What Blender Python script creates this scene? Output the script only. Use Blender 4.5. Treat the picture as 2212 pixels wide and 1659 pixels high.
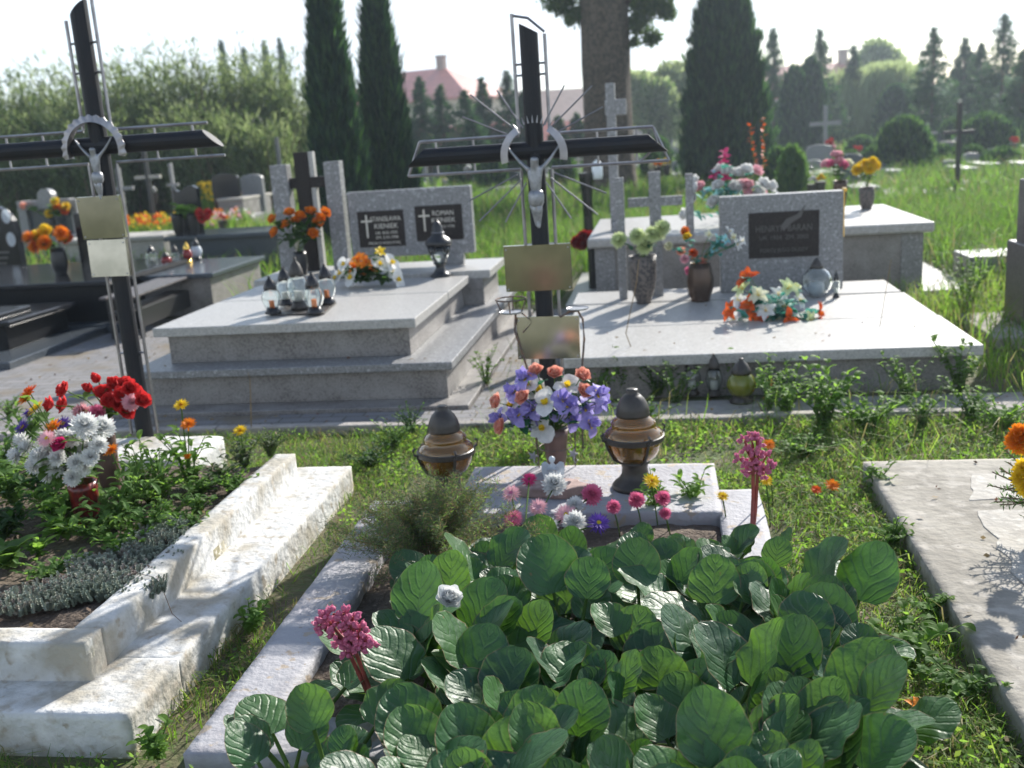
import bpy, bmesh, math, random
import numpy as np
from mathutils import Vector, Matrix, noise
D=bpy.data; SC=bpy.context.scene; COL=SC.collection
for o in list(D.objects): D.objects.remove(o)
rad=math.radians
# ---------------------------------------------------------------- camera
FPX=2200.0; HC=1.6
_n=lambda v: v/np.linalg.norm(v)
_dY=_n(np.array([314.,-559.,FPX])); _h=np.array([1,-0.0665,0.])
_nn=_n(np.cross(_dY,_h)); _nn=_nn if _nn[1]>0 else -_nn
_dZ=-_nn; _dX=np.cross(_dY,_dZ)
RW=np.array([_dX,_dY,_dZ])
def _ray(x,y): return RW@np.array([x-1106,y-829.5,FPX])
def G(x,y,z=0.0):
    r=_ray(x,y); s=(z-HC)/r[2]; return Vector((r[0]*s,r[1]*s,z))
def W(x,y,Y):
    r=_ray(x,y); s=Y/r[1]; return Vector((r[0]*s,Y,r[2]*s+HC))
cam=D.objects.new('camera',D.cameras.new('camera')); COL.objects.link(cam); SC.camera=cam
cam.data.sensor_width=36; cam.data.lens=FPX/2212*36; cam.data.clip_end=2000; cam.data.clip_start=0.05
_r=RW@np.array([1,0,0]); _u=RW@np.array([0,-1,0]); _b=RW@np.array([0,0,-1])
cam.matrix_world=Matrix(((_r[0],_u[0],_b[0],0),(_r[1],_u[1],_b[1],0),(_r[2],_u[2],_b[2],HC),(0,0,0,1)))
cam.data.dof.use_dof=True; cam.data.dof.focus_distance=3.0; cam.data.dof.aperture_fstop=3.0
# ---------------------------------------------------------------- world, sun, exposure
SUN_AZ=65; SUN_EL=31.5
w=D.worlds.new("World"); SC.world=w; w.use_nodes=True
nt=w.node_tree; sky=nt.nodes.new('ShaderNodeTexSky'); sky.sky_type='NISHITA'; sky.sun_disc=False
sky.sun_elevation=rad(SUN_EL); sky.sun_rotation=rad(90-SUN_AZ); sky.air_density=1.0; sky.dust_density=.6; sky.ozone_density=1.5
bgn=nt.nodes['Background']; bgn.inputs['Strength'].default_value=0.115
# thin bright veil of cloud over the blue
gc=nt.nodes.new('ShaderNodeTexCoord'); mp=nt.nodes.new('ShaderNodeMapping'); mp.inputs['Scale'].default_value=(1.2,1.2,5); nt.links.new(gc.outputs['Generated'],mp.inputs[0])
cn=nt.nodes.new('ShaderNodeTexNoise'); cn.inputs['Scale'].default_value=1.6; cn.inputs['Detail'].default_value=7; nt.links.new(mp.outputs[0],cn.inputs['Vector'])
cr_=nt.nodes.new('ShaderNodeMapRange'); cr_.inputs[1].default_value=.36; cr_.inputs[2].default_value=.56; cr_.inputs[3].default_value=.10; cr_.inputs[4].default_value=1.0; nt.links.new(cn.outputs[0],cr_.inputs[0])
sz=nt.nodes.new('ShaderNodeSeparateXYZ'); nt.links.new(gc.outputs['Generated'],sz.inputs[0])
zr=nt.nodes.new('ShaderNodeMapRange'); zr.inputs[1].default_value=.22; zr.inputs[2].default_value=.75; zr.inputs[3].default_value=1; zr.inputs[4].default_value=.05; nt.links.new(sz.outputs[2],zr.inputs[0])
zm=nt.nodes.new('ShaderNodeMath'); zm.operation='MULTIPLY'; nt.links.new(cr_.outputs[0],zm.inputs[0]); nt.links.new(zr.outputs[0],zm.inputs[1])
cm=nt.nodes.new('ShaderNodeMix'); cm.data_type='RGBA'; nt.links.new(zm.outputs[0],cm.inputs[0]); nt.links.new(sky.outputs[0],cm.inputs[6]); cm.inputs[7].default_value=(6.3,6.9,7.6,1)
nt.links.new(cm.outputs[2],bgn.inputs['Color'])
sl=D.lights.new('sun','SUN'); sl.energy=5.0; sl.angle=rad(0.6); sl.color=(1,0.955,0.875)
so=D.objects.new('sun',sl); COL.objects.link(so)
sd=Vector((math.cos(rad(SUN_AZ))*math.cos(rad(SUN_EL)),math.sin(rad(SUN_AZ))*math.cos(rad(SUN_EL)),math.sin(rad(SUN_EL))))
so.rotation_euler=sd.to_track_quat('Z','Y').to_euler()
vs=SC.view_settings; vs.view_transform='Standard'; vs.look='None'; vs.exposure=0.76; vs.gamma=1
SC.render.engine='CYCLES'
# ---------------------------------------------------------------- materials
def mat(name,c,rough=.6,metal=0,n=None,bump=None,tr=None,spec=.5,vor=None,glass=None,coat=0,alpha=None):
    """n=(scale,c2,lo,hi,detail) mixes towards c2; vor=(scale,c3,thr); bump=(scale,strength); tr=(colour,factor)"""
    m=D.materials.new(name); m.use_nodes=True; t=m.node_tree; N=t.nodes; L=t.links
    p=N['Principled BSDF']; p.inputs['Base Color'].default_value=(*c,1); p.inputs['Roughness'].default_value=rough
    p.inputs['Metallic'].default_value=metal; p.inputs['Specular IOR Level'].default_value=spec
    p.inputs['Coat Weight'].default_value=coat
    tc=N.new('ShaderNodeTexCoord').outputs['Object']
    col=None
    ns=n if (n and isinstance(n[0],tuple)) else ([n] if n else [])
    for (sc,c2,lo,hi,det) in ns:
        a=N.new('ShaderNodeTexNoise'); a.inputs['Scale'].default_value=sc; a.inputs['Detail'].default_value=det; L.new(tc,a.inputs['Vector'])
        r=N.new('ShaderNodeMapRange'); r.inputs[1].default_value=lo; r.inputs[2].default_value=hi; L.new(a.outputs[0],r.inputs[0])
        x=N.new('ShaderNodeMix'); x.data_type='RGBA'; L.new(r.outputs[0],x.inputs[0])
        if col is None: x.inputs[6].default_value=(*c,1)
        else: L.new(col,x.inputs[6])
        x.inputs[7].default_value=(*c2,1); col=x.outputs[2]
    if vor:
        a=N.new('ShaderNodeTexVoronoi'); a.inputs['Scale'].default_value=vor[0]; L.new(tc,a.inputs['Vector'])
        r=N.new('ShaderNodeMath'); r.operation='LESS_THAN'; r.inputs[1].default_value=vor[2]
        s=N.new('ShaderNodeSeparateColor'); L.new(a.outputs['Color'],s.inputs[0]); L.new(s.outputs[0],r.inputs[0])
        x=N.new('ShaderNodeMix'); x.data_type='RGBA'; L.new(r.outputs[0],x.inputs[0])
        if col is None: x.inputs[6].default_value=(*c,1)
        else: L.new(col,x.inputs[6])
        x.inputs[7].default_value=(*vor[1],1); col=x.outputs[2]
    if col is not None: L.new(col,p.inputs['Base Color'])
    if bump:
        a=N.new('ShaderNodeTexNoise'); a.inputs['Scale'].default_value=bump[0]; a.inputs['Detail'].default_value=6; L.new(tc,a.inputs['Vector'])
        b=N.new('ShaderNodeBump'); b.inputs['Strength'].default_value=bump[1]; b.inputs['Distance'].default_value=.02; L.new(a.outputs[0],b.inputs['Height']); L.new(b.outputs[0],p.inputs['Normal'])
    if tr:
        q=N.new('ShaderNodeBsdfTranslucent'); q.inputs[0].default_value=(*tr[0],1)
        x=N.new('ShaderNodeMixShader'); x.inputs[0].default_value=tr[1]
        L.new(p.outputs[0],x.inputs[1]); L.new(q.outputs[0],x.inputs[2]); L.new(x.outputs[0],N['Material Output'].inputs[0])
    if glass:
        p.inputs['Transmission Weight'].default_value=glass; p.inputs['IOR'].default_value=1.45
    return m
def petal(name,c,c2=None,f=.3): return mat(name,c,.55,n=(60,c2 or tuple(v*.8 for v in c),.4,.7,2),tr=(c,f),spec=.25)
def leafm(name,c,t,f=.35,rough=.62,c2=None): return mat(name,c,rough,n=(9,c2 or tuple(v*.55 for v in c),.35,.65,3),tr=(t,f),spec=.18)
M={}
M['granite']=mat('grey_granite',(.25,.25,.252),.42,n=((85,(.15,.15,.15),.50,.60,3),(38,(.42,.42,.43),.55,.7,3)),vor=(260,(.16,.16,.17),.10))
M['granite_lt']=mat('pale_granite',(.43,.415,.39),.38,n=((85,(.32,.31,.295),.50,.61,3),(30,(.50,.49,.48),.55,.7,3)),vor=(260,(.30,.30,.30),.08))
M['granite_br']=mat('brownish_granite',(.235,.218,.205),.5,n=((80,(.12,.11,.105),.50,.61,3),(5,(.30,.285,.27),.4,.7,3)),vor=(220,(.14,.13,.125),.10))
M['seam']=mat('dark_joint',(.06,.06,.06),.8)
M['black_st']=mat('polished_black_stone',(.012,.013,.016),.13,n=(70,(.025,.027,.03),.5,.7,2),spec=.45)
M['black_body']=mat('black_stone_sides',(.008,.009,.011),.35,n=(70,(.016,.017,.02),.5,.7,2),spec=.2)
M['dark_st']=mat('dark_polished_granite',(.085,.10,.115),.2,n=(100,(.035,.04,.048),.45,.6,2),spec=.5)
M['plaque']=mat('dark_plaque_stone',(.016,.012,.012),.45,n=(90,(.035,.028,.026),.5,.65,2),spec=.25)
M['letter']=mat('silver_lettering',(.55,.53,.50),.35,metal=.6)
M['letter_d']=mat('engraved_lettering',(.085,.078,.075),.5)
M['white_wash']=mat('whitewashed_concrete',(.55,.55,.535),.85,n=((5,(.38,.35,.29),.43,.60,8),(22,(.36,.32,.26),.56,.66,9),(9,(.66,.65,.625),.5,.7,6)),bump=(35,.5))
M['wash_stain']=mat('stained_whitewash',(.60,.56,.48),.9,n=((7,(.30,.27,.17),.42,.60,8),(4,(.13,.15,.05),.56,.68,6),(40,(.70,.67,.6),.5,.65,6)),bump=(30,.9))
M['grey_paint']=mat('peeling_grey_paint',(.36,.355,.375),.75,n=((6,(.31,.30,.32),.45,.6,4),(16,(.36,.30,.24),.60,.64,9),(45,(.30,.26,.22),.66,.69,8)),bump=(50,.35))
M['concrete']=mat('weathered_concrete',(.33,.305,.26),.9,n=((3,(.24,.22,.185),.4,.6,8),(14,(.38,.35,.305),.5,.65,8),(60,(.22,.2,.18),.64,.7,6)),bump=(22,.5))
M['plaster']=mat('pale_cement_render',(.38,.355,.315),.85,n=((4,(.33,.31,.28),.5,.62,8),(30,(.46,.44,.40),.5,.65,6)),bump=(26,.4))
M['paver_c']=mat('kerb_concrete',(.36,.33,.30),.9,n=(9,(.25,.23,.21),.4,.65,6),bump=(60,.4))
M['soil']=mat('dry_soil',(.12,.09,.066),.95,n=((8,(.07,.05,.036),.4,.6,8),(60,(.19,.145,.11),.55,.7,6)),bump=(45,1.0))
M['steel']=mat('brushed_steel',(.36,.35,.36),.42,metal=1,n=(14,(.28,.27,.28),.4,.6,3))
M['plate']=mat('satin_steel_plate',(.46,.44,.37),.16,metal=1,n=(7,(.36,.35,.29),.4,.6,3))
M['tube']=mat('dark_painted_tube',(.009,.011,.016),.5,n=(12,(.014,.013,.016),.4,.7,4),spec=.3)
M['steel_d']=mat('dull_grey_steel',(.24,.24,.26),.5,metal=.8)
M['granite_dk']=mat('dark_brown_granite',(.12,.105,.10),.4,n=(90,(.06,.05,.05),.48,.62,2))
M['tin']=mat('grey_cast_metal',(.36,.37,.40),.42,metal=.55,n=(40,(.26,.27,.29),.4,.6,3))
M['iron']=mat('rusty_iron',(.14,.11,.10),.6,metal=.5,n=(60,(.22,.12,.07),.5,.65,4))
M['blackm']=mat('black_painted_metal',(.02,.02,.022),.35)
M['wood_d']=mat('dark_wood_slats',(.05,.042,.042),.45,n=(20,(.08,.07,.07),.4,.6,3))
M['glass']=mat('clear_glass',(.93,.97,.96),.04,glass=1)
M['amber']=mat('amber_glass',(.60,.33,.04),.03,glass=.86,coat=1)
M['redglass']=mat('red_glass',(.38,.02,.015),.15,glass=.4,coat=.4)
M['darkred']=mat('dark_red_plastic',(.16,.012,.01),.3,n=(30,(.05,.01,.01),.45,.6,3))
M['yellowglass']=mat('yellow_green_glass',(.30,.32,.03),.1,glass=.5,coat=.5)
M['lid']=mat('brown_plastic_lid',(.04,.033,.028),.42,n=(25,(.06,.05,.042),.4,.7,2))
M['lidblack']=mat('black_plastic_lid',(.02,.018,.02),.25)
M['wax']=mat('white_wax',(.75,.72,.66),.5)
M['orangewax']=mat('orange_wax',(.85,.22,.05),.5)
M['vase_br']=mat('brown_plastic_vase',(.16,.095,.08),.4,n=(10,(.10,.06,.05),.4,.6,3))
M['vase_st']=mat('stone_pattern_vase',(.14,.115,.10),.5,n=(45,(.045,.04,.04),.45,.58,3),bump=(50,.5))
M['bronze']=mat('bronze_vase',(.085,.055,.04),.3,metal=.5)
M['gold']=mat('gold_metal',(.85,.55,.12),.2,metal=1)
M['frost']=mat('frosted_plastic',(.66,.70,.74),.3,tr=((.8,.85,.9),.4))
M['pinkstone']=mat('reddish_stone',(.40,.28,.25),.7,n=(20,(.28,.19,.17),.4,.6,4))
M['bark']=mat('rough_bark',(.12,.092,.068),.95,n=(14,(.045,.035,.027),.4,.6,8),bump=(18,1))
M['twig']=mat('brown_twig',(.16,.11,.075),.9)
M['stem']=leafm('green_stem',(.10,.18,.04),(.2,.35,.06),.2)
M['redstem']=mat('pinkish_red_stem',(.34,.07,.055),.5,n=(30,(.22,.05,.04),.4,.6,2))
M['lf']=leafm('fresh_green_leaf',(.11,.21,.045),(.32,.56,.08),.47)
M['lf2']=leafm('mid_green_leaf',(.095,.18,.05),(.28,.48,.08),.45)
M['lfd']=leafm('dark_green_leaf',(.04,.09,.03),(.12,.28,.04),.33)
M['fern']=leafm('fine_grey_green_leaf',(.10,.13,.075),(.2,.27,.1),.3)
M['sedum']=mat('grey_green_stonecrop',(.30,.34,.28),.75,n=((40,(.34,.27,.24),.5,.62,3),(3,(.22,.26,.20),.45,.6,3)))
M['dry']=leafm('dry_straw_stalk',(.30,.22,.12),(.4,.3,.15),.3)
M['plasleaf']=leafm('artificial_green_leaf',(.03,.12,.06),(.06,.25,.12),.3,rough=.4)
M['tealleaf']=leafm('artificial_teal_leaf',(.08,.34,.28),(.1,.4,.3),.35)
for k,c in dict(white=(.82,.82,.80),cream=(.84,.82,.60),paleg=(.68,.76,.42),yellow=(.86,.62,.03),orange=(.85,.27,.02),dorange=(.78,.13,.02),red=(.72,.05,.05),dred=(.30,.015,.02),pink=(.80,.22,.38),lpink=(.85,.50,.55),magenta=(.60,.04,.18),salmon=(.90,.45,.34),violet=(.13,.06,.38),lilac=(.40,.34,.72),teal=(.30,.62,.66),berg=(.66,.19,.32),brownfl=(.2,.1,.06)).items():
    M[k]=petal(k+'_petal',c)
# bergenia leaf: veins drawn with the leaf's own UVs
def berg_mat(name,base,tr,fac):
    m=mat(name,base,.43,n=(7,tuple(v*.6 for v in base),.35,.65,3),tr=(tr,fac),spec=.42)
    t=m.node_tree; N=t.nodes; L=t.links; p=N['Principled BSDF']
    uv=N.new('ShaderNodeUVMap'); s=N.new('ShaderNodeSeparateXYZ'); L.new(uv.outputs[0],s.inputs[0])
    a=N.new('ShaderNodeMath'); a.operation='ABSOLUTE'; L.new(s.outputs[0],a.inputs[0])
    wn=N.new('ShaderNodeTexNoise'); wn.inputs['Scale'].default_value=11; L.new(N['Texture Coordinate'].outputs['Object'],wn.inputs['Vector']); wa=N.new('ShaderNodeMath'); wa.operation='MULTIPLY_ADD'; wa.inputs[1].default_value=.32; L.new(wn.outputs[0],wa.inputs[0]); L.new(s.outputs[1],wa.inputs[2])
    b=N.new('ShaderNodeMath'); b.operation='MULTIPLY_ADD'; b.inputs[1].default_value=-.55; L.new(a.outputs[0],b.inputs[0]); L.new(wa.outputs[0],b.inputs[2])
    c=N.new('ShaderNodeMath'); c.operation='MULTIPLY'; c.inputs[1].default_value=15; L.new(b.outputs[0],c.inputs[0])
    d=N.new('ShaderNodeMath'); d.operation='SINE'; L.new(c.outputs[0],d.inputs[0])
    e=N.new('ShaderNodeMath'); e.operation='POWER'; e.inputs[1].default_value=14; g=N.new('ShaderNodeMath'); g.operation='ABSOLUTE'; L.new(d.outputs[0],g.inputs[0]); L.new(g.outputs[0],e.inputs[0])
    mid=N.new('ShaderNodeMath'); mid.operation='LESS_THAN'; mid.inputs[1].default_value=.025; L.new(a.outputs[0],mid.inputs[0])
    mx=N.new('ShaderNodeMath'); mx.operation='MAXIMUM'; L.new(e.outputs[0],mx.inputs[0]); L.new(mid.outputs[0],mx.inputs[1])
    src=p.inputs['Base Color'].links[0].from_socket
    x=N.new('ShaderNodeMix'); x.data_type='RGBA'; k=N.new('ShaderNodeMath'); k.operation='MULTIPLY'; k.inputs[1].default_value=.24; L.new(mx.outputs[0],k.inputs[0])
    L.new(k.outputs[0],x.inputs[0]); L.new(src,x.inputs[6]); x.inputs[7].default_value=(.12,.2,.10,1)
    eg=N.new('ShaderNodeMath'); eg.operation='GREATER_THAN'; eg.inputs[1].default_value=.965; L.new(a.outputs[0],eg.inputs[0]); x3=N.new('ShaderNodeMix'); x3.data_type='RGBA'; L.new(eg.outputs[0],x3.inputs[0]); L.new(x.outputs[2],x3.inputs[6]); x3.inputs[7].default_value=(.17,.12,.07,1)
    sp=N.new('ShaderNodeTexNoise'); sp.inputs['Scale'].default_value=38; sp.inputs['Detail'].default_value=3; L.new(N['Texture Coordinate'].outputs['Object'],sp.inputs['Vector']); sg=N.new('ShaderNodeMath'); sg.operation='GREATER_THAN'; sg.inputs[1].default_value=.735; L.new(sp.outputs[0],sg.inputs[0]); x4=N.new('ShaderNodeMix'); x4.data_type='RGBA'; L.new(sg.outputs[0],x4.inputs[0]); L.new(x3.outputs[2],x4.inputs[6]); x4.inputs[7].default_value=(.14,.09,.04,1); L.new(x4.outputs[2],p.inputs['Base Color'])
    bp=N.new('ShaderNodeBump'); bp.inputs['Strength'].default_value=.45; bp.inputs['Distance'].default_value=.004; bp.invert=True
    nz=N.new('ShaderNodeTexNoise'); nz.inputs['Scale'].default_value=42; nz.inputs['Detail'].default_value=5; L.new(N['Texture Coordinate'].outputs['Object'],nz.inputs['Vector']); b2=N.new('ShaderNodeBump'); b2.inputs['Strength'].default_value=.5; b2.inputs['Distance'].default_value=.008; L.new(nz.outputs[0],b2.inputs['Height']); L.new(bp.outputs[0],b2.inputs['Normal'])
    L.new(mx.outputs[0],bp.inputs['Height']); L.new(b2.outputs[0],p.inputs['Normal'])
    tn=[q for q in N if q.type=='BSDF_TRANSLUCENT'][0]; x5=N.new('ShaderNodeMix'); x5.data_type='RGBA'; mm=N.new('ShaderNodeTexNoise'); mm.inputs['Scale'].default_value=14; mm.inputs['Detail'].default_value=5; L.new(N['Texture Coordinate'].outputs['Object'],mm.inputs['Vector']); ma=N.new('ShaderNodeMapRange'); ma.inputs[1].default_value=.35; ma.inputs[2].default_value=.65; L.new(mm.outputs[0],ma.inputs[0]); mb_=N.new('ShaderNodeMath'); mb_.operation='MULTIPLY_ADD'; mb_.inputs[1].default_value=.4; L.new(mx.outputs[0],mb_.inputs[0]); mc_=N.new('ShaderNodeMath'); mc_.operation='MULTIPLY'; mc_.inputs[1].default_value=.5; L.new(ma.outputs[0],mc_.inputs[0]); L.new(mc_.outputs[0],mb_.inputs[2]); mb_.use_clamp=True; L.new(mb_.outputs[0],x5.inputs[0]); x5.inputs[6].default_value=(*tr,1); x5.inputs[7].default_value=(*[v*.35 for v in tr],1); L.new(x5.outputs[2],tn.inputs[0]); L.new(b2.outputs[0],tn.inputs['Normal'])
    return m
M['berg1']=berg_mat('bergenia_leaf',(.045,.125,.048),(.18,.44,.035),.20)
M['berg2']=berg_mat('bergenia_leaf_light',(.062,.155,.052),(.26,.54,.045),.24)
M['berg3']=berg_mat('bergenia_leaf_dark',(.032,.095,.042),(.14,.35,.03),.16)
# ---------------------------------------------------------------- mesh builder
class MB:
    def __init__(s): s.v=[];s.f=[];s.m=[];s.uv={}
    def add(s,vs,fs,mi=0):
        b=len(s.v); s.v+= [tuple(v) for v in vs]; s.f+=[tuple(i+b for i in f) for f in fs]; s.m+=[mi]*len(fs); return b
    def box(s,x0,x1,y0,y1,z0,z1,mi=0,M4=None):
        vs=[(x,y,z) for z in (z0,z1) for x,y in ((x0,y0),(x1,y0),(x1,y1),(x0,y1))]
        if M4 is not None: vs=[M4@Vector(v) for v in vs]
        s.add(vs,[(3,2,1,0),(4,5,6,7),(0,1,5,4),(1,2,6,5),(2,3,7,6),(3,0,4,7)],mi)
    def prism(s,poly,z0,z1,mi=0,M4=None):
        n=len(poly); vs=[(x,y,z0) for x,y in poly]+[(x,y,z1) for x,y in poly]
        if M4 is not None: vs=[M4@Vector(v) for v in vs]
        s.add(vs,[tuple(range(n))[::-1],tuple(range(n,2*n))]+[(i,(i+1)%n,n+(i+1)%n,n+i) for i in range(n)],mi)
    def tube(s,pts,r,n=8,mi=0,cap=True):
        pts=[Vector(p) for p in pts]; k=len(pts); rr=r if isinstance(r,(list,tuple)) else [r]*k
        vs=[];ref=None
        for i,p in enumerate(pts):
            d=(pts[min(i+1,k-1)]-pts[max(i-1,0)]).normalized()
            if ref is None: ref=Vector((0,0,1)) if abs(d.z)<.9 else Vector((1,0,0))
            a=d.cross(ref).normalized(); b=d.cross(a).normalized(); ref=-b if False else ref
            for j in range(n):
                t=2*math.pi*j/n; vs.append(p+a*math.cos(t)*rr[i]+b*math.sin(t)*rr[i])
        fs=[(i*n+j,i*n+(j+1)%n,(i+1)*n+(j+1)%n,(i+1)*n+j) for i in range(k-1) for j in range(n)]
        if cap: fs+=[tuple(range(n)),tuple(range((k-1)*n,k*n))[::-1]]
        s.add(vs,fs,mi)
    def lathe(s,prof,n=24,c=(0,0,0),mi=0,flute=0,fn=0):
        vs=[]
        for r,z in prof:
            for j in range(n):
                t=2*math.pi*j/n; q=r*(1+(flute*math.cos(fn*t) if flute else 0)); vs.append((c[0]+q*math.cos(t),c[1]+q*math.sin(t),c[2]+z))
        k=len(prof); fs=[(i*n+j,i*n+(j+1)%n,(i+1)*n+(j+1)%n,(i+1)*n+j) for i in range(k-1) for j in range(n)]
        if prof[0][0]>1e-5: fs.append(tuple(range(n))[::-1])
        if prof[-1][0]>1e-5: fs.append(tuple(range((k-1)*n,k*n)))
        s.add(vs,fs,mi)
    def ball(s,c,r,n=8,mi=0,sz=1):
        s.lathe([(max(r*math.sin(math.pi*i/n),1e-6),-r*sz*math.cos(math.pi*i/n)) for i in range(n+1)],n*2,c,mi)
    def petal(s,c,out,up,L,Wd,e0=20,curl=-30,mi=0,pt=1.0,cup=.15,seg=4):
        """petal growing from c along 'out' raised e0 degrees, bending by curl degrees over its length"""
        c=Vector(c); side=out.cross(up).normalized(); p=c.copy(); vs=[]; ang=rad(e0)
        for i in range(seg+1):
            t=i/seg; wd=Wd*.5*(math.sin(math.pi*min(1,(t*.82+.14)))**pt)
            if i==seg: wd*=.62 if pt<1.3 else .12
            d=out*math.cos(ang)+up*math.sin(ang); nr=up*math.cos(ang)-out*math.sin(ang)
            vs+=[p-side*wd+nr*cup*wd,p,p+side*wd+nr*cup*wd]
            p=p+d*(L/seg); ang+=rad(curl)/seg
        fs=[]
        for i in range(seg):
            for j in (0,1): fs.append((i*3+j,i*3+j+1,(i+1)*3+j+1,(i+1)*3+j))
        s.add(vs,fs,mi)
    def build(s,name,mats,parent=None,smooth=False,bevel=0,loc=None):
        me=D.meshes.new(name); me.from_pydata(s.v,[],s.f)
        mats=mats if isinstance(mats,(list,tuple)) else [mats]
        for m in mats: me.materials.append(M[m] if isinstance(m,str) else m)
        me.polygons.foreach_set('material_index',s.m)
        if smooth: me.polygons.foreach_set('use_smooth',[True]*len(s.f))
        me.update()
        o=D.objects.new(name,me); COL.objects.link(o)
        if parent is not None: o.parent=parent
        if loc is not None: o.location=loc
        if bevel:
            b=o.modifiers.new('bevel','BEVEL'); b.width=bevel; b.segments=2; b.limit_method='ANGLE'; b.angle_limit=rad(50)
        return o
def fastmesh(name,V,F,mats,mi=None,parent=None,uv=None,smooth=False):
    """V (n,3) array, F (m,k) array"""
    me=D.meshes.new(name); n=len(V); m,k=F.shape
    me.vertices.add(n); me.vertices.foreach_set('co',np.asarray(V,np.float32).ravel())
    me.loops.add(m*k); me.loops.foreach_set('vertex_index',F.astype(np.int32).ravel())
    me.polygons.add(m); me.polygons.foreach_set('loop_start',np.arange(0,m*k,k,dtype=np.int32))
    mats=mats if isinstance(mats,(list,tuple)) else [mats]
    for q in mats: me.materials.append(M[q] if isinstance(q,str) else q)
    if mi is not None: me.polygons.foreach_set('material_index',np.asarray(mi,np.int32))
    if uv is not None:
        l=me.uv_layers.new(name='UVMap'); l.data.foreach_set('uv',np.asarray(uv,np.float32)[F.ravel()].ravel())
    if smooth: me.polygons.foreach_set('use_smooth',np.ones(m,bool))
    me.update(calc_edges=True); me.validate()
    o=D.objects.new(name,me); COL.objects.link(o)
    if parent is not None: o.parent=parent
    return o
def tag(o,label=None,cat=None,group=None,kind=None):
    if label: o['label']=label
    if cat: o['category']=cat
    if group: o['group']=group
    if kind: o['kind']=kind
    return o
def thing(name,label,cat,loc=(0,0,0),rz=0,group=None):
    o=D.objects.new(name,None); COL.objects.link(o); o.location=loc; o.rotation_euler=(0,0,rz); o.empty_display_size=.1
    return tag(o,label,cat,group)
def copy_tree(o,parent=None):
    c=o.copy(); COL.objects.link(c)
    if parent is not None: c.parent=parent
    for ch in list(o.children): copy_tree(ch,c)
    return c
def struct(o): o['kind']='structure'; return o
def rough_box(x0,x1,y0,y1,z0,z1,res,amp,fr=9,seed=0):
    """gridded, hand-cast looking block: every face subdivided, edges worn"""
    bm=bmesh.new(); nx,ny,nz=[max(1,int(round(d/res))) for d in (x1-x0,y1-y0,z1-z0)]; vm={}
    def vert(i,j,k):
        if (i,j,k) not in vm:
            p=Vector((x0+(x1-x0)*i/nx,y0+(y1-y0)*j/ny,z0+(z1-z0)*k/nz))
            e=(i in(0,nx))+(j in(0,ny))+(k==nz)
            c=Vector(((x0+x1)/2,(y0+y1)/2,(z0+z1)/2)); d=noise.noise_vector(p*fr+Vector((seed,0,0)))*amp
            if e>=2:
                inn=Vector(((1 if i==0 else -1 if i==nx else 0),(1 if j==0 else -1 if j==ny else 0),(-1 if k==nz else 0)))
                d+=inn*amp*(.9+1.2*abs(noise.noise(p*fr*2)))
            vm[(i,j,k)]=bm.verts.new(p+d)
        return vm[(i,j,k)]
    for i in range(nx):
        for j in range(ny):
            bm.faces.new([vert(i,j,nz),vert(i+1,j,nz),vert(i+1,j+1,nz),vert(i,j+1,nz)])
    for i in range(nx):
        for k in range(nz):
            bm.faces.new([vert(i,0,k),vert(i+1,0,k),vert(i+1,0,k+1),vert(i,0,k+1)])
            bm.faces.new([vert(i+1,ny,k),vert(i,ny,k),vert(i,ny,k+1),vert(i+1,ny,k+1)])
    for j in range(ny):
        for k in range(nz):
            bm.faces.new([vert(0,j+1,k),vert(0,j,k),vert(0,j,k+1),vert(0,j+1,k+1)])
            bm.faces.new([vert(nx,j,k),vert(nx,j+1,k),vert(nx,j+1,k+1),vert(nx,j,k+1)])
    return bm
def bm_join(bms,name,mats,parent=None,stain=None):
    me=D.meshes.new(name); out=bmesh.new()
    for b in bms:
        t=D.meshes.new('t'); b.to_mesh(t); out.from_mesh(t); D.meshes.remove(t); b.free()
    if stain:
        for f in out.faces:
            f.smooth=True
            if stain(f): f.material_index=1
    else:
        for f in out.faces: f.smooth=True
    out.to_mesh(me); out.free()
    for m in (mats if isinstance(mats,list) else [mats]): me.materials.append(M[m])
    o=D.objects.new(name,me); COL.objects.link(o)
    if parent is not None: o.parent=parent
    return o
def text_mesh(name,s,size,loc,parent,mats='letter',ext=.0015,align='CENTER',mx=None):
    cu=D.curves.new('tmp','FONT'); cu.body=s; cu.size=size; cu.extrude=ext; cu.align_x=align
    t=D.objects.new('tmp',cu); COL.objects.link(t); dg=bpy.context.evaluated_depsgraph_get(); dg.update()
    me=D.meshes.new_from_object(t.evaluated_get(dg)); D.objects.remove(t); D.curves.remove(cu); me.name=name
    me.materials.clear(); me.materials.append(M[mats])
    R=Matrix.Rotation(rad(90),4,'X')
    if mx:   # fit to width
        xs=[v.co.x for v in me.vertices]; wd=max(xs)-min(xs)
        if wd>mx: R=R@Matrix.Diagonal((mx/wd,1,1,1))
    me.transform(R)
    o=D.objects.new(name,me); COL.objects.link(o); o.parent=parent; o.location=loc; return o
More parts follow.
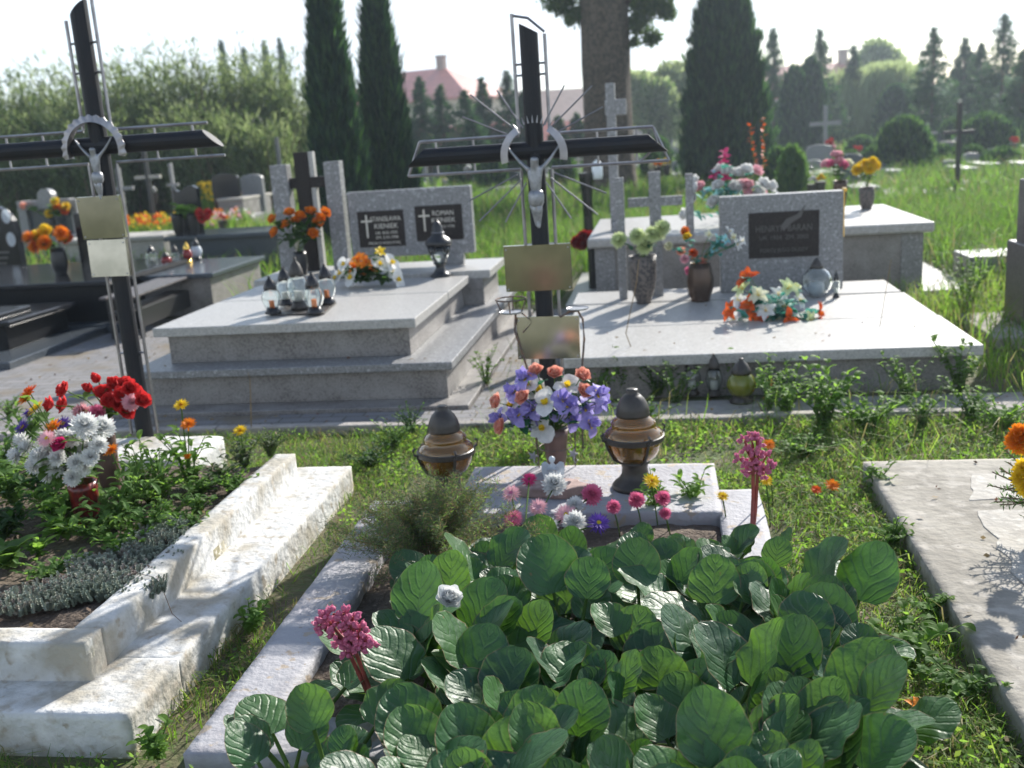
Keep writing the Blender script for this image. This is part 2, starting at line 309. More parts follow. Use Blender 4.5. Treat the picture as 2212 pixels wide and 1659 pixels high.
# ---------------------------------------------------------------- flowers
def frame(nrm):
    n=Vector(nrm).normalized(); a=n.cross(Vector((0,0,1)) if abs(n.z)<.9 else Vector((1,0,0))).normalized(); return n,a,n.cross(a)
FK={ # rings: (count, elevation, length, width, curl, material slot), shape power, cup, centre radius
 'chrys':([(18,-30,.92,.38,45,0),(20,-8,.97,.38,45,0),(18,12,.95,.37,48,0),(16,32,.9,.32,40,0),(13,52,.8,.3,35,0),(9,70,.65,.28,25,0)],.9,.3,.18),
 'aster':([(24,-10,1,.17,15,0),(22,8,.95,.17,10,0),(16,25,.8,.16,10,0)],1,.2,.28),
 'marigold':([(16,5,1,.27,10,0),(14,18,.85,.26,10,0),(10,35,.6,.24,10,0)],.7,.2,.22),
 'rose':([(6,18,1.,1.05,30,0),(6,36,.98,1.0,38,0),(5,52,.92,.95,42,0),(5,66,.85,.8,38,0),(4,80,.75,.6,25,0)],.45,.5,.0),
 'bud':([(5,48,1.25,1.05,52,0),(5,62,1.3,1.0,40,0),(4,74,1.25,.85,25,0),(3,84,1.2,.6,10,0)],.5,.6,.0),
 'orchid':([(3,12,1,.85,-15,0),(2,18,1.1,1.25,-25,0),(3,45,.42,.4,20,1)],.6,.12,.12),
 'lily':([(3,34,1,.62,-60,0),(3,40,1,.55,-55,0),(5,70,.6,.04,-20,1)],1.3,.25,.06),
 'iris':([(4,22,1,.85,-85,0),(4,60,.9,.75,20,0),(3,30,.4,.25,-60,1)],.7,.2,.05),
}
def flower(mb,c,nrm,kind,r,rng,mi=0,mc=1):
    rings,pt,cup,cr=FK[kind]; n,a,b=frame(nrm); c=Vector(c)
    for q,(cnt,el,L,Wd,curl,slot) in enumerate(rings):
        off=rng.random()*6
        for i in range(cnt):
            t=off+2*math.pi*i/cnt+rng.uniform(-.08,.08); out=a*math.cos(t)+b*math.sin(t)
            mb.petal(c+n*r*.04*q,out,n,r*L*rng.uniform(.88,1.08),r*Wd*rng.uniform(.85,1.1),el+rng.uniform(-7,7),curl,mi if slot==0 else mc,pt,cup,4 if cnt<12 else 3)
    if cr: 
        vs=[];k=10
        for rr,zz in ((cr,.05),(cr*.8,.16),(cr*.3,.2)):
            for j in range(k): t=2*math.pi*j/k; vs.append(c+(a*math.cos(t)+b*math.sin(t))*rr*r+n*zz*r)
        fs=[(i*k+j,i*k+(j+1)%k,(i+1)*k+(j+1)%k,(i+1)*k+j) for i in range(2) for j in range(k)]+[tuple(range(2*k,3*k))]
        mb.add(vs,fs,mc)
def leaf(mb,c,out,up,L,Wd,e0=20,curl=-50,mi=0,pt=.9): mb.petal(c,out,up,L*1.1,Wd*1.75,e0,curl,mi,min(pt,.9),.3,5)
def rdir(rng,zmin=-.2,zmax=1):
    t=rng.uniform(0,6.283); z=rng.uniform(zmin,zmax); s=math.sqrt(max(0,1-z*z)); return Vector((s*math.cos(t),s*math.sin(t),z))
def bouquet(root,origin,flowers,rng,leafmat='lfd',nleaf=30,lr=.06,stems=True):
    """flowers: list of (name,kind,petal,centre,radius,(x,y,z),normal) in the bouquet's own space; stems run to origin"""
    o=Vector(origin); mb=MB()
    for (nm,kind,pm,cm,r,pos,nr) in flowers:
        p=Vector(pos); nr=Vector(nr).normalized()
        if stems:
            mid=(o+p)/2+Vector((0,0,.02)); mb.tube([o,mid,p-nr*r*.05],[.003,.0028,.0025],5,0,False)
        f=MB(); flower(f,(0,0,0),nr,kind,r*1.22,rng); ob=f.build(nm,[pm,cm],root,loc=p)
    for i in range(nleaf):
        f=rng.choice(flowers); p=o.lerp(Vector(f[5]),rng.uniform(.35,.98)); d=rdir(rng,-.1,.5)
        leaf(mb,p,Vector((d.x,d.y,.05)).normalized(),Vector((0,0,1)),lr*rng.uniform(.7,1.3),lr*rng.uniform(.3,.5),rng.uniform(-10,50),-50,1)
    mb.build('foliage',['stem',leafmat],root)
# ================================================================ GROUND
def ground_mat():
    m=mat('earth_and_turf',(.085,.105,.035),.95,n=((.9,(.12,.095,.06),.45,.62,8),(7,(.13,.10,.068),.50,.64,8),(40,(.06,.10,.025),.5,.7,6)),bump=(30,.8)); return m
M['ground']=ground_mat()
def paver_mat():
    m=mat('grey_concrete_pavers',(.30,.29,.29),.85,bump=(70,.3)); t=m.node_tree; N=t.nodes; L=t.links
    b=N.new('ShaderNodeTexBrick'); b.inputs['Scale'].default_value=5; b.inputs['Color1'].default_value=(.225,.215,.215,1); b.inputs['Color2'].default_value=(.17,.168,.175,1)
    b.inputs['Mortar'].default_value=(.09,.085,.06,1); b.inputs['Mortar Size'].default_value=.025; b.inputs['Brick Width'].default_value=1.0; b.inputs['Row Height'].default_value=.5
    c=N.new('ShaderNodeTexCoord'); L.new(c.outputs['Object'],b.inputs['Vector'])
    x=N.new('ShaderNodeMix'); x.data_type='RGBA'; a=N.new('ShaderNodeTexNoise'); a.inputs['Scale'].default_value=2.5; a.inputs['Detail'].default_value=8; L.new(c.outputs['Object'],a.inputs['Vector'])
    r=N.new('ShaderNodeMapRange'); r.inputs[1].default_value=.5; r.inputs[2].default_value=.68; L.new(a.outputs[0],r.inputs[0]); L.new(r.outputs[0],x.inputs[0])
    L.new(b.outputs[0],x.inputs[6]); x.inputs[7].default_value=(.17,.14,.10,1); L.new(x.outputs[2],N['Principled BSDF'].inputs['Base Color']); return m
M['paver']=paver_mat()
xs=np.concatenate([[-140,-90,-60],np.arange(-30,30.1,1.5),[60,90,140]]); ys=np.concatenate([[-8,-3],np.arange(0,60.1,1.5),[90,120,150]])
V=[];F=[]
for j,y in enumerate(ys):
    for i,x in enumerate(xs):
        z=0 if y<9.5 else .10*noise.noise(Vector((x*.13,y*.13,0)))*min(1,(y-9.5)/6)
        V.append((x,y,z))
nx=len(xs)
for j in range(len(ys)-1):
    for i in range(nx-1): a=j*nx+i; F.append((a,a+1,a+nx+1,a+nx))
struct(fastmesh('ground',np.array(V),np.array(F),'ground',smooth=True))
def sheet(name,rects,z,m,th=.03):
    mb=MB()
    for x0,x1,y0,y1 in rects: mb.box(x0,x1,y0,y1,z-th,z)
    return struct(mb.build(name,m,bevel=.004))
sheet('paved_path',[(-6.6,-3.62,4.95,9.6)],.018,'paver')
sheet('paved_strip',[(-3.62,-.62,5.47,5.78),(-1.16,-.72,5.78,9.2)],.022,'paver')
sheet('pavement_slabs',[(-.58,3.3,5.46,5.86)],.020,'paver_c')
# concrete edging along the paving
k=thing('kerb_edging','narrow concrete edging along the paving in front of the two granite tombs','kerb',(0,5.42,0))
r=random.Random(3)
x=-6.6
while x<3.3:
    l=1.0; mb=MB(); mb.box(x+.006,x+l-.006,-.035,.035,-.1,.055+r.uniform(-.006,.006)); mb.build('kerb_stone','paver_c',k,bevel=.008); x+=l
# flower bed soil of both foreground graves, with crumbs
def soil(name,x0,x1,y0,y1,z,seed):
    n=int((x1-x0)/.03); m=int((y1-y0)/.03); X,Y=np.meshgrid(np.linspace(x0,x1,n),np.linspace(y0,y1,m)); V=[]
    for x,y in zip(X.ravel(),Y.ravel()):
        e=min(x-x0,x1-x,y-y0,y1-y); V.append((x,y,z+.022*noise.noise(Vector((x*3+seed,y*3,0)))+.014*noise.noise(Vector((x*14,y*14,seed)))+.008*noise.noise(Vector((x*45,y*45,seed)))-(.03 if e<.02 else 0)))
    F=[(j*n+i,j*n+i+1,(j+1)*n+i+1,(j+1)*n+i) for j in range(m-1) for i in range(n-1)]
    return struct(fastmesh(name,np.array(V),np.array(F),'soil',smooth=True))
soil('soil_bed',-3.5,-1.74,2.55,4.28,.20,1)
soil('soil_bed',-1.12,.22,2.36,3.92,.03,5)
# ================================================================ WHITEWASHED GRAVE SURROUND (left foreground)
ws=thing('grave_surround','whitewashed two-step concrete grave surround with chipped edges round the flower bed','grave surround',(-2.6,3.35,0))
def shift(b,o):
    for v in b.verts: v.co-=Vector(o.location)
    return b
lo=[rough_box(-3.75,-1.475,2.30,2.62,-.06,.134,.022,.0018,9,1),rough_box(-1.80,-1.475,2.60,4.42,-.06,.134,.022,.0018,9,2),rough_box(-3.75,-1.79,4.2,4.40,-.06,.128,.03,.004,9,3)]
hi=[rough_box(-3.65,-1.678,2.47,2.57,.10,.256,.02,.0018,9,4),rough_box(-1.772,-1.676,2.565,4.25,.10,.256,.02,.002,9,5),rough_box(-3.6,-3.5,2.565,4.2,.10,.25,.03,.004,9,6)]
ns=lambda f:(abs(f.normal.z)<.5 and f.calc_center_median().z<.02+.09*noise.noise(f.calc_center_median()*2.7)+.03*noise.noise(f.calc_center_median()*13))
bm_join([shift(b,ws) for b in lo],'lower_step',['white_wash','wash_stain'],ws,stain=ns)
bm_join([shift(b,ws) for b in hi],'upper_step',['white_wash','wash_stain'],ws,stain=lambda f:(abs(f.normal.z)<.5 and noise.noise(f.calc_center_median()*4+Vector((9,0,0)))>.28))
blk=rough_box(-3.0,-2.30,4.42,4.88,0,.17,.03,.01,8,11)
tag(bm_join([blk],'concrete_block',['white_wash'],None),'low white painted concrete block at the foot of the left metal cross','block')
# ================================================================ GREY PAINTED GRAVE FRAME (centre foreground)
gs=thing('grave_surround','low grey painted concrete grave frame with peeling paint round the bergenia bed','grave surround',(-.45,3.3,0))
fr=[rough_box(-1.285,-1.09,2.215,4.1,-.06,.078,.03,.0018,7,21),rough_box(-1.09,.38,2.215,2.405,-.06,.078,.03,.0018,7,22),rough_box(.20,.38,2.405,4.2,-.06,.072,.03,.0018,7,23)]
bm_join([shift(b,gs) for b in fr],'frame',['grey_paint'],gs)
bm_join([shift(rough_box(-.905,.215,3.90,4.53,-.05,.082,.03,.0018,7,24),gs)],'head_slab',['grey_paint'],gs)
# ================================================================ CONCRETE SLAB GRAVE (right foreground)
cs=thing('grave_slab','flat weathered concrete grave slab with flaking pale render and a small flower pot','grave slab',(1.6,3,0))
cs['label']='flat weathered concrete grave slab with flaking pale cement patches'
bm_join([shift(rough_box(.862,2.7,1.3,4.50,-.06,.088,.03,.0018,5,31),cs)],'slab',['concrete'],cs)
def patch(poly,z,seed):
    mb=MB(); pts=[]; n=len(poly)
    for i in range(n):
        a=Vector((*poly[i],0)); b=Vector((*poly[(i+1)%n],0))
        for t in np.linspace(0,1,14)[:-1]:
            p=a.lerp(b,t); p+=Vector((noise.noise(p*9+Vector((seed,0,0))),noise.noise(p*9+Vector((0,seed,0))),0))*.035; pts.append((p.x-cs.location.x,p.y-cs.location.y))
    mb.prism(pts,.08,z); return mb
patch([(1.18,3.98),(1.26,4.30),(2.6,4.30),(2.6,3.98)],.0915,1).build('render_patch','plaster',cs,bevel=.003)
patch([(1.12,3.20),(1.16,3.86),(2.6,3.90),(2.6,3.15)],.0925,2).build('render_patch','plaster',cs,bevel=.003)
patch([(1.10,1.5),(1.13,3.02),(2.6,3.05),(2.6,1.5)],.0918,3).build('render_patch','plaster',cs,bevel=.003)
# ================================================================ METAL CROSSES
def corpus(name,parent,loc,h):
    me=D.meshes.new(name); bm=bmesh.new()
    s=h/1.0
    J=[((0,0,.42),.055),((0,-.02,.60),.075),((0,-.04,.78),.085),((0,-.05,.90),.038),((.01,-.09,1.00),.062),((.02,-.10,1.06),.05),
       ((-.10,-.02,.86),.036),((-.26,.01,1.02),.026),((-.40,.03,1.20),.018),((-.43,.03,1.25),.015),((.10,-.02,.86),.036),((.26,.01,1.02),.026),((.40,.03,1.20),.018),((.43,.03,1.25),.015),
       ((-.04,-.06,.24),.048),((-.02,-.02,.05),.032),((0,-.03,-.05),.026),((.045,-.07,.24),.048),((.025,-.035,.05),.032),((.015,-.06,-.07),.024)]
    E_=[(0,1),(1,2),(2,3),(3,4),(4,5),(2,6),(6,7),(7,8),(8,9),(2,10),(10,11),(11,12),(12,13),(0,14),(14,15),(15,16),(0,17),(17,18),(18,19)]
    vs=[bm.verts.new(Vector(p)*s) for p,_ in J]; [bm.edges.new((vs[a],vs[b])) for a,b in E_]
    bm.to_mesh(me); bm.free(); o=D.objects.new('t',me); COL.objects.link(o)
    m=o.modifiers.new('s','SKIN')
    for i,(p,r_) in enumerate(J): me.skin_vertices[0].data[i].radius=(r_*s*1.3,r_*s*1.05)
    me.skin_vertices[0].data[0].use_root=True
    o.modifiers.new('u','SUBSURF').levels=2
    dg=bpy.context.evaluated_depsgraph_get(); dg.update(); m2=D.meshes.new_from_object(o.evaluated_get(dg)); D.objects.remove(o)
    m2.materials.clear(); m2.materials.append(M['tin']); m2.name=name
    for p in m2.polygons: p.use_smooth=True
    q=D.objects.new(name,m2); COL.objects.link(q); q.parent=parent; q.location=loc
    lc=MB(); lc.lathe([(.09*s,.27*s),(.125*s,.34*s),(.13*s,.46*s),(.10*s,.53*s)],12,(0,-.03*s,0)); lc.v=[(x*1.0,y*.85,z) for x,y,z in lc.v]; lc.build('loincloth','tin',q,smooth=True)
    return q
def arch(parent,c,r0,wd,scal,y0,y1,am='steel'):
    spans=[(-14,194)] if scal else [(-12,58),(122,192)]
    for a0,a1 in spans:
        mb=MB(); n=30 if scal else 12; vs=[]
        for i in range(n+1):
            t=rad(a0+(a1-a0)*i/n); k=1+(.35*abs(math.sin(i*math.pi/2)) if scal else .5*abs(math.cos(t)))
            for rr,yy in ((r0,y0),(r0+wd*k,y0+.01),(r0+wd*k,y0+.013),(r0+.004,y1)): vs.append((c[0]+rr*math.cos(t),yy,c[2]+rr*math.sin(t)))
        fs=[(i*4+j,i*4+(j+1)%4,(i+1)*4+(j+1)%4,(i+1)*4+j) for i in range(n) for j in range(4)]+[(0,1,2,3),(n*4+3,n*4+2,n*4+1,n*4)]
        mb.add(vs,fs); mb.build('canopy',am,parent)
def metal_cross(label,bx,by,rays,topz,barz,barhw,plates,corp,slant):
    t=thing('metal_cross',label,'cross',(bx,by,0)); R=.044
    mb=MB(); mb.tube([(0,0,-.05),(0,0,topz)],R,16); 
    mb.v=[(x,y,z+(slant*x if z>1 else 0)) for x,y,z in mb.v]; mb.build('post','tube',t,smooth=False)
    mb=MB(); mb.tube([(-barhw,-.002,barz),(barhw,-.002,barz)],R*.98,16); mb.v=[(x+(-1 if x<0 else 1)*(z-barz)*(-1.1),y,z) for x,y,z in mb.v]; mb.build('crossbar','tube',t)
    rr=.0085
    zb=.35
    for s in (-1,1):
        xo=s*.075
        mb=MB(); mb.tube([(xo,0,.18),(xo,0,barz-.09)],rr,8); mb.tube([(xo,0,barz+.08),(xo,0,topz+(.03 if not rays else .02)+slant*xo*1.2+(.05 if s>0 and not rays else 0))],rr,8)
        for z in (.62,barz-.45,barz+.35,topz-.16): mb.tube([(xo,0,z),(0,0,z)],.006,6)
        mb.build('side_rod','steel',t)
        for dz in (-.085,.075):
            mb=MB(); x1=s*(barhw-(.02 if dz>0 else -.05)); mb.tube([(s*.075,0,barz+dz),(x1,0,barz+dz)],rr*.9,8)
            for x in (.3,barhw-.1): mb.tube([(s*x,0,barz+dz),(s*x,0,barz+dz*.4)],.006,6)
            mb.build('bar_rod','steel',t)
    if rays:
        mb=MB(); mb.tube([(-.075,0,topz+.02-slant*.0+slant*-.075),(.0,0,topz+.045),(.075,0,topz+.02+slant*.075)],.007,6); mb.build('top_rod','steel',t)
        for s in (-1,1):
            mb=MB(); mb.tube([(s*(barhw-.02),0,barz+.075),(s*(barhw+.05),0,barz-.085)],.007,6)
            if s>0: mb.tube([(s*(barhw-.02),0,barz+.075),(s*(barhw+.0),0,barz-.01),(s*(barhw-.09),0,barz-.085)],.007,6)
            mb.build('end_rod','steel',t)
        for sx in (-1,1):
            for sz in (-1,1):
                for a,l in ((28,.30),(45,.33),(62,.26)):
                    ca,sa=math.cos(rad(a)),math.sin(rad(a)); mb=MB(); z0=barz+(.02 if sz>0 else -.06)
                    mb.tube([(sx*.10*ca,-.045,z0+sz*.10*sa),(sx*(.10+l)*ca*.95,-.045,z0+sz*(.10+l)*sa*.85)],.0042,6); mb.build('ray','steel_d',t)
        mb=MB()
        for i in range(9):
            a=math.pi*(.3+.4*i/8); mb.tube([(.13*math.cos(a),-.05,barz+.13*math.sin(a)),(.165*math.cos(a),-.05,barz+.165*math.sin(a))],[.005,.001],5)
        mb.build('spike_crown','steel',t)
    arch(t,(0,0,barz-.02),.135 if not rays else .125,.028 if not rays else .024,not rays,-.075,-.02,'steel')
    corpus('figure',t,(0,-.062,corp[0]),corp[1])
    for (x0,x1,z0,z1,tilt) in plates:
        mb=MB(); mb.box(x0,x1,-.004,.0,z0,z1); mb.box(x0,x1,-.004,.018,z1,z1+.006); mb.box(x0,x0+.003,0,.018,z0,z1); mb.box(x1-.003,x1,0,.018,z0,z1)
        zm_=(z0+z1)/2; mb.v=[(a,b,c-zm_) for a,b,c in mb.v]; o=mb.build('name_plate','plate',t,loc=(0,-.068,zm_)); o.rotation_euler=(rad(tilt),0,rad(-4 if tilt<0 else 0))
        m3=MB()
        for sx_ in (x0+.012,x1-.012):
            for sz_ in (z0+.012-zm_,z1-.012-zm_): m3.lathe([(.004,0),(.004,.0015),(.001,.002)],8); k_=len(m3.v)-24; m3.v[k_:]=[(sx_+a_,-.0045-c_,sz_+b_) for a_,b_,c_ in m3.v[k_:]]
        m3.build('screws','tin',o)
    return t
cb=W(1197,860,5.0)
def rel(px,py,Y,bx): v=W(px,py,Y-.068); return v.x-bx,v.z
bx=-.585
pl=[(rel(1094,630,5,bx)[0],rel(1237,630,5,bx)[0],rel(1165,628,5,bx)[1],rel(1165,531,5,bx)[1],2),(rel(1119,770,5,bx)[0],rel(1255,770,5,bx)[0],rel(1187,774,5,bx)[1],rel(1187,686,5,bx)[1],-3)]
metal_cross('tall dark metal cross with steel rays and two blank plates behind the lilac bouquet',bx,5.0,True,2.08,1.52,.585,pl,(1.175,.30),-.55)
bx2=-2.76
pl=[(rel(180,515,4.9,bx2)[0],rel(272,515,4.9,bx2)[0],rel(228,515,4.9,bx2)[1],rel(225,426,4.9,bx2)[1],3),(rel(198,597,4.9,bx2)[0],rel(284,597,4.9,bx2)[0],rel(240,597,4.9,bx2)[1],rel(238,520,4.9,bx2)[1],-2)]
metal_cross('tall dark tubular metal cross with scalloped steel canopy at the left edge',bx2,4.9,False,2.33,1.68,.60,pl,(1.435,.225),.9)
# holders attached to the central cross
h=thing('lamp_holder','bent iron lamp holder with empty ring and saucer left of the middle cross','lamp holder',(-.80,4.93,0))
c1=W(1103,672,4.9)-h.location; 
mb=MB(); tr=lambda R_,z,cx,cy,n=24:[(cx+R_*math.cos(2*math.pi*i/n),cy+R_*math.sin(2*math.pi*i/n),z) for i in range(n+1)]
zc=W(1103,648,4.9).z; cx=c1.x
mb.tube(tr(.075,zc,cx,0),.004,6); 
for a in (0,1.57,3.14,4.71): mb.tube([(cx+.075*math.cos(a),.075*math.sin(a),zc),(cx+.05*math.cos(a),.05*math.sin(a),zc-.065)],.0035,5)
mb.build('ring','iron',h)
mb=MB(); mb.lathe([(.001,0),(.055,0),(.06,.008),(.055,.004),(.001,.004)],20,(cx,0,zc-.07)); mb.build('saucer','tin',h)
mb=MB(); mb.tube([(cx+.02,0,zc-.072),(cx+.01,0,zc-.16),(cx+.06,0,zc-.35),(cx+.09,0,0)],.006,6); mb.tube([(cx+.05,0,zc-.07),(cx+.10,0,zc-.12),(cx+.05,0,zc-.17)],.005,6); mb.build('stand','iron',h)
h=thing('lamp_holder','curved iron stand with round tray right of the middle cross','lamp holder',(-.38,4.93,0))
c1=W(1248,668,4.93); cx=c1.x+.38; zc=c1.z
mb=MB(); mb.lathe([(.001,0),(.05,0),(.055,.007),(.05,.004),(.001,.004)],20,(cx,0,zc)); mb.build('saucer','tin',h)
mb=MB(); mb.tube([(cx-.09,0,zc-.035),(cx-.04,0,zc-.01),(cx,0,zc-.008),(cx+.022,0,zc-.05),(cx+.025,0,zc-.15),(cx,0,zc-.35),(cx-.01,0,0)],.006,6); mb.build('stand','iron',h)
# ================================================================ LEFT GRANITE TOMB
def part(parent,name,m,boxes,bevel=.004,M4=None):
    mb=MB(); o=parent.location
    for b in boxes: mb.box(b[0]-o.x,b[1]-o.x,b[2]-o.y,b[3]-o.y,b[4]-o.z,b[5]-o.z)
    return mb.build(name,m,parent,bevel=bevel)
gt=thing('granite_tomb','stepped pale grey granite double tomb with a twin-plaque headstone','tomb',(-2.35,7.2,0))
part(gt,'plinth','granite_br',[(-3.52,-1.17,5.80,9.1,0,.045)])
part(gt,'lower_base','granite_br',[(-3.34,-1.33,5.99,9.0,.045,.235)])
part(gt,'lower_slab','granite',[(-3.40,-1.28,5.93,9.05,.235,.285)],.006)
part(gt,'upper_base','granite_br',[(-3.21,-1.59,6.17,8.5,.285,.475)])
part(gt,'cover_slab','granite_lt',[(-3.27,-1.525,6.09,7.13,.475,.535)],.006)
part(gt,'cover_slab','granite_lt',[(-3.27,-1.525,7.145,7.97,.475,.535)],.006)
part(gt,'back_ledge','granite_lt',[(-3.35,-1.36,8.02,8.82,.50,.565)],.006)
part(gt,'back_base','granite_br',[(-3.3,-1.42,8.02,8.78,.285,.50)])
Yh=8.45
a=W(748,416,Yh);b=W(1015,401,Yh);c=W(1026,548,Yh)
hx0,hx1,hz1,hz0=a.x,b.x,(a.z+b.z)/2,c.z+.01
part(gt,'headstone','granite',[(hx0,hx1,Yh,Yh+.09,hz0,hz1)],.005)
part(gt,'headstone_foot','granite',[(hx0+.05,hx0+.28,Yh+.0,Yh+.09,.565,hz0)],.004); part(gt,'headstone_foot','granite',[(hx1-.30,hx1-.10,Yh+.0,Yh+.09,.565,hz0)],.004)
def plaque(parent,px0,px1,py0,py1,Y,lines,cross,lm='letter'):
    a=W(px0,py0,Y);b=W(px1,py1,Y); mb=MB(); cx,cz=(a.x+b.x)/2,(a.z+b.z)/2; w_,h_=(b.x-a.x)/2,(a.z-b.z)/2
    mb.box(-w_,w_,-.008,.002,-h_,h_); o=mb.build('plaque','plaque',parent,bevel=.002,loc=(cx-parent.location.x,Y-parent.location.y,cz-parent.location.z))
    if cross:
        m2=MB(); m2.box(-w_+.07,-w_+.085,-.011,-.008,-h_+.08,h_-.03); m2.box(-w_+.03,-w_+.125,-.0115,-.0075,h_-.09,h_-.075); m2.build('plaque_cross',lm,o)
    for (s,size,dx,dz,mx) in lines: text_mesh('inscription',s,size,(dx*w_,-.0085,dz*h_),o,lm,mx=mx*w_*2)
    return o
plaque(gt,771,877,458,530,Yh,[('STANISŁAWA',.058,.22,.42,.66),('KIENIEK',.058,.22,.02,.55),('UR. 8.IX.1932',.034,.22,-.30,.5),('ZM. 5.XI.1998',.034,.22,-.56,.5),('PROSI O MODLITWĘ',.03,.1,-.86,.8)],True)
plaque(gt,895,1002,446,516,Yh,[('ROMAN',.058,.2,.42,.45),('KIENIEK',.058,.2,.02,.55),('UR. 9.II.1930',.034,.22,-.30,.5),('ZM.',.034,.0,-.56,.2)],True)
# pillars with dark cross beside the headstone
Yp=8.45
def pil(px0,px1,pt,name,m,d=.12,zb=.535,Y=Yp):
    a=W(px0,pt,Y);b=W(px1,pt,Y); return part(gt,name,m,[(a.x,b.x,Y,Y+d,zb,a.z)],.004)
pil(581,617,358,'pillar','granite'); pil(697,731,350,'pillar','granite')
a=W(632,330,Yp+.05);b=W(662,330,Yp+.05); 
part(gt,'dark_cross','plaque',[(a.x,b.x,Yp+.05,Yp+.13,.535,a.z),(W(608,380,Yp+.05).x,W(703,380,Yp+.05).x,Yp+.052,Yp+.128,W(660,406,Yp+.05).z,W(660,383,Yp+.05).z)],.003)
part(gt,'cross_back','granite_lt',[(b.x+.004,b.x+.045,Yp+.06,Yp+.13,.535,a.z)],.003)
# ================================================================ RIGHT GRANITE TOMB
rt=thing('granite_tomb','wide low pale granite tomb with a single dark plaque on its headstone','tomb',(.6,7.2,0))
zt=.277
part(rt,'base','granite_br',[(-.53,1.72,6.02,8.45,0,.213)])
part(rt,'joint','seam',[(-.5,1.68,6.4,8.2,.2135,.255)],0)
part(rt,'cover_slab','granite_lt',[(-.62,1.79,5.95,6.893,.215,zt)],.006)
part(rt,'cover_slab','granite_lt',[(-.66,1.78,6.907,7.84,.215,zt)],.006)
part(rt,'cover_slab','granite_lt',[(-.70,1.76,7.865,8.45,.215,zt+.006)],.006)
Y2=8.12
a=W(1554,424,Y2);b=W(1823,414,Y2)
rx0,rx1,rz1=a.x,b.x,(a.z+b.z)/2
part(rt,'headstone','granite',[(rx0,rx1,Y2,Y2+.14,zt+.007,rz1)],.005)
mb=MB(); mb.box(-.004,.004,-.0,.10,0,.36); mb.box(-.0,.02,0,.1,.34,.365); mb.build('gold_trim','gold',rt,loc=(rx1+.006-rt.location.x,Y2+.02-rt.location.y,rz1-.35))
pq=plaque(rt,1617,1769,461,552,Y2,[('HENRYK BARAN',.07,.0,.15,.8),('UR. 1934  ZM. 2002',.045,.0,-.2,.7),('POKÓJ JEGO DUSZY',.04,.0,-.75,.8)],False,'letter_d')
m2=MB(); m2.prism([(-.02,-.06),(.02,-.01),(.10,.02),(.16,.09),(.13,.0),(.06,-.04),(.0,-.1)],0,.006,M4=Matrix.Translation((0,-.014,.13))@Matrix.Rotation(rad(90),4,'X')@Matrix.Scale(-1,4,(0,0,1))); m2.build('plaque_relief','letter_d',pq)
def pil2(px0,px1,pt,name,m,zb,Y,d=.07,parent=rt):
    a=W(px0,pt,Y);b=W(px1,pt,Y); return part(parent,name,m,[(a.x,b.x,Y,Y+d,zb,a.z)],.003)
pil2(1328,1346,385,'pillar','granite',zt+.007,8.0); pil2(1480,1497,376,'pillar','granite',zt+.007,8.05)
a=W(1400,372,8.1);b=W(1426,372,8.1)
part(rt,'stone_cross','granite',[(a.x,b.x,8.1,8.17,zt+.007,a.z),(W(1356,430,8.1).x,W(1474,430,8.1).x,8.103,8.167,W(1413,446,8.1).z,W(1413,426,8.1).z)],.003)
# ================================================================ LARGE BOX TOMB BEHIND
bt=thing('box_tomb','high wide grey granite box tomb standing behind the right headstone','tomb',(.6,10,0))
Yb=9.25
x0=W(1285,490,Yb).x;x1=W(1992,490,Yb).x; zt2=W(1990,478,Yb).z; yb=11.2
part(bt,'body','granite_br',[(x0,x1,Yb,yb-.05,0,zt2-.09)],.004)
part(bt,'corner_pilaster','granite',[(x1-.17,x1+.012,Yb-.012,Yb+.1,0,zt2-.09)],.003)
part(bt,'corner_pilaster','granite',[(x0-.012,x0+.17,Yb-.012,Yb+.1,0,zt2-.09)],.003)
part(bt,'lid','granite_lt',[(x0-.07,x1+.09,Yb-.07,yb,zt2-.09,zt2)],.02)
part(bt,'footing','granite_lt',[(x0-.3,x1+.45,Yb-.02,yb+.2,0,.05)],.006)
pc=thing('stone_cross','tall slender rough granite cross standing on the box tomb','cross',(0,0,0))
Yc=9.75; a=W(1307,180,Yc); b=W(1327,180,Yc)
cx=(a.x+b.x)/2; hw=(b.x-a.x)/2
part(pc,'post','granite',[(cx-hw,cx+hw,Yc,Yc+.14,zt2,a.z)],.006)
part(pc,'arm','granite',[(cx-hw-.012,cx+hw+.10,Yc+.01,Yc+.13,W(1317,250,Yc).z,W(1317,215,Yc).z)],.01)
part(pc,'arm','granite',[(cx-hw+.02,cx+hw+.03,Yc-.10,Yc,zt2,zt2+.09)],.01)
# ================================================================ DARK POLISHED TOMBS, left
def tomb(label,cat,loc): return thing('dark_tomb',label,cat,loc)
zA=.50
A0=G(0,612,zA);A1=G(232,606,zA);A2=G(372,577,zA)
da=tomb('long black polished tomb whose slab runs behind the lower plate of the left cross','tomb',(A1.x,A1.y,0))
ya=A1.y; xa=A1.x; yback=ya+1.9
part(da,'cover_slab','black_st',[(xa-3.3,xa,ya,yback,zA-.055,zA)],.01)
part(da,'body','black_body',[(xa-3.25,xa-.05,ya+.06,yback-.05,.10,zA-.055)],.004)
part(da,'plinth','dark_st',[(xa-3.4,xa+.18,ya-.14,yback+.1,0,.10)],.008)
mb=MB(); mb.lathe([(.001,0),(.28,0),(.30,.02),(.24,.05),(.001,.06)],4,(0,0,0)); 
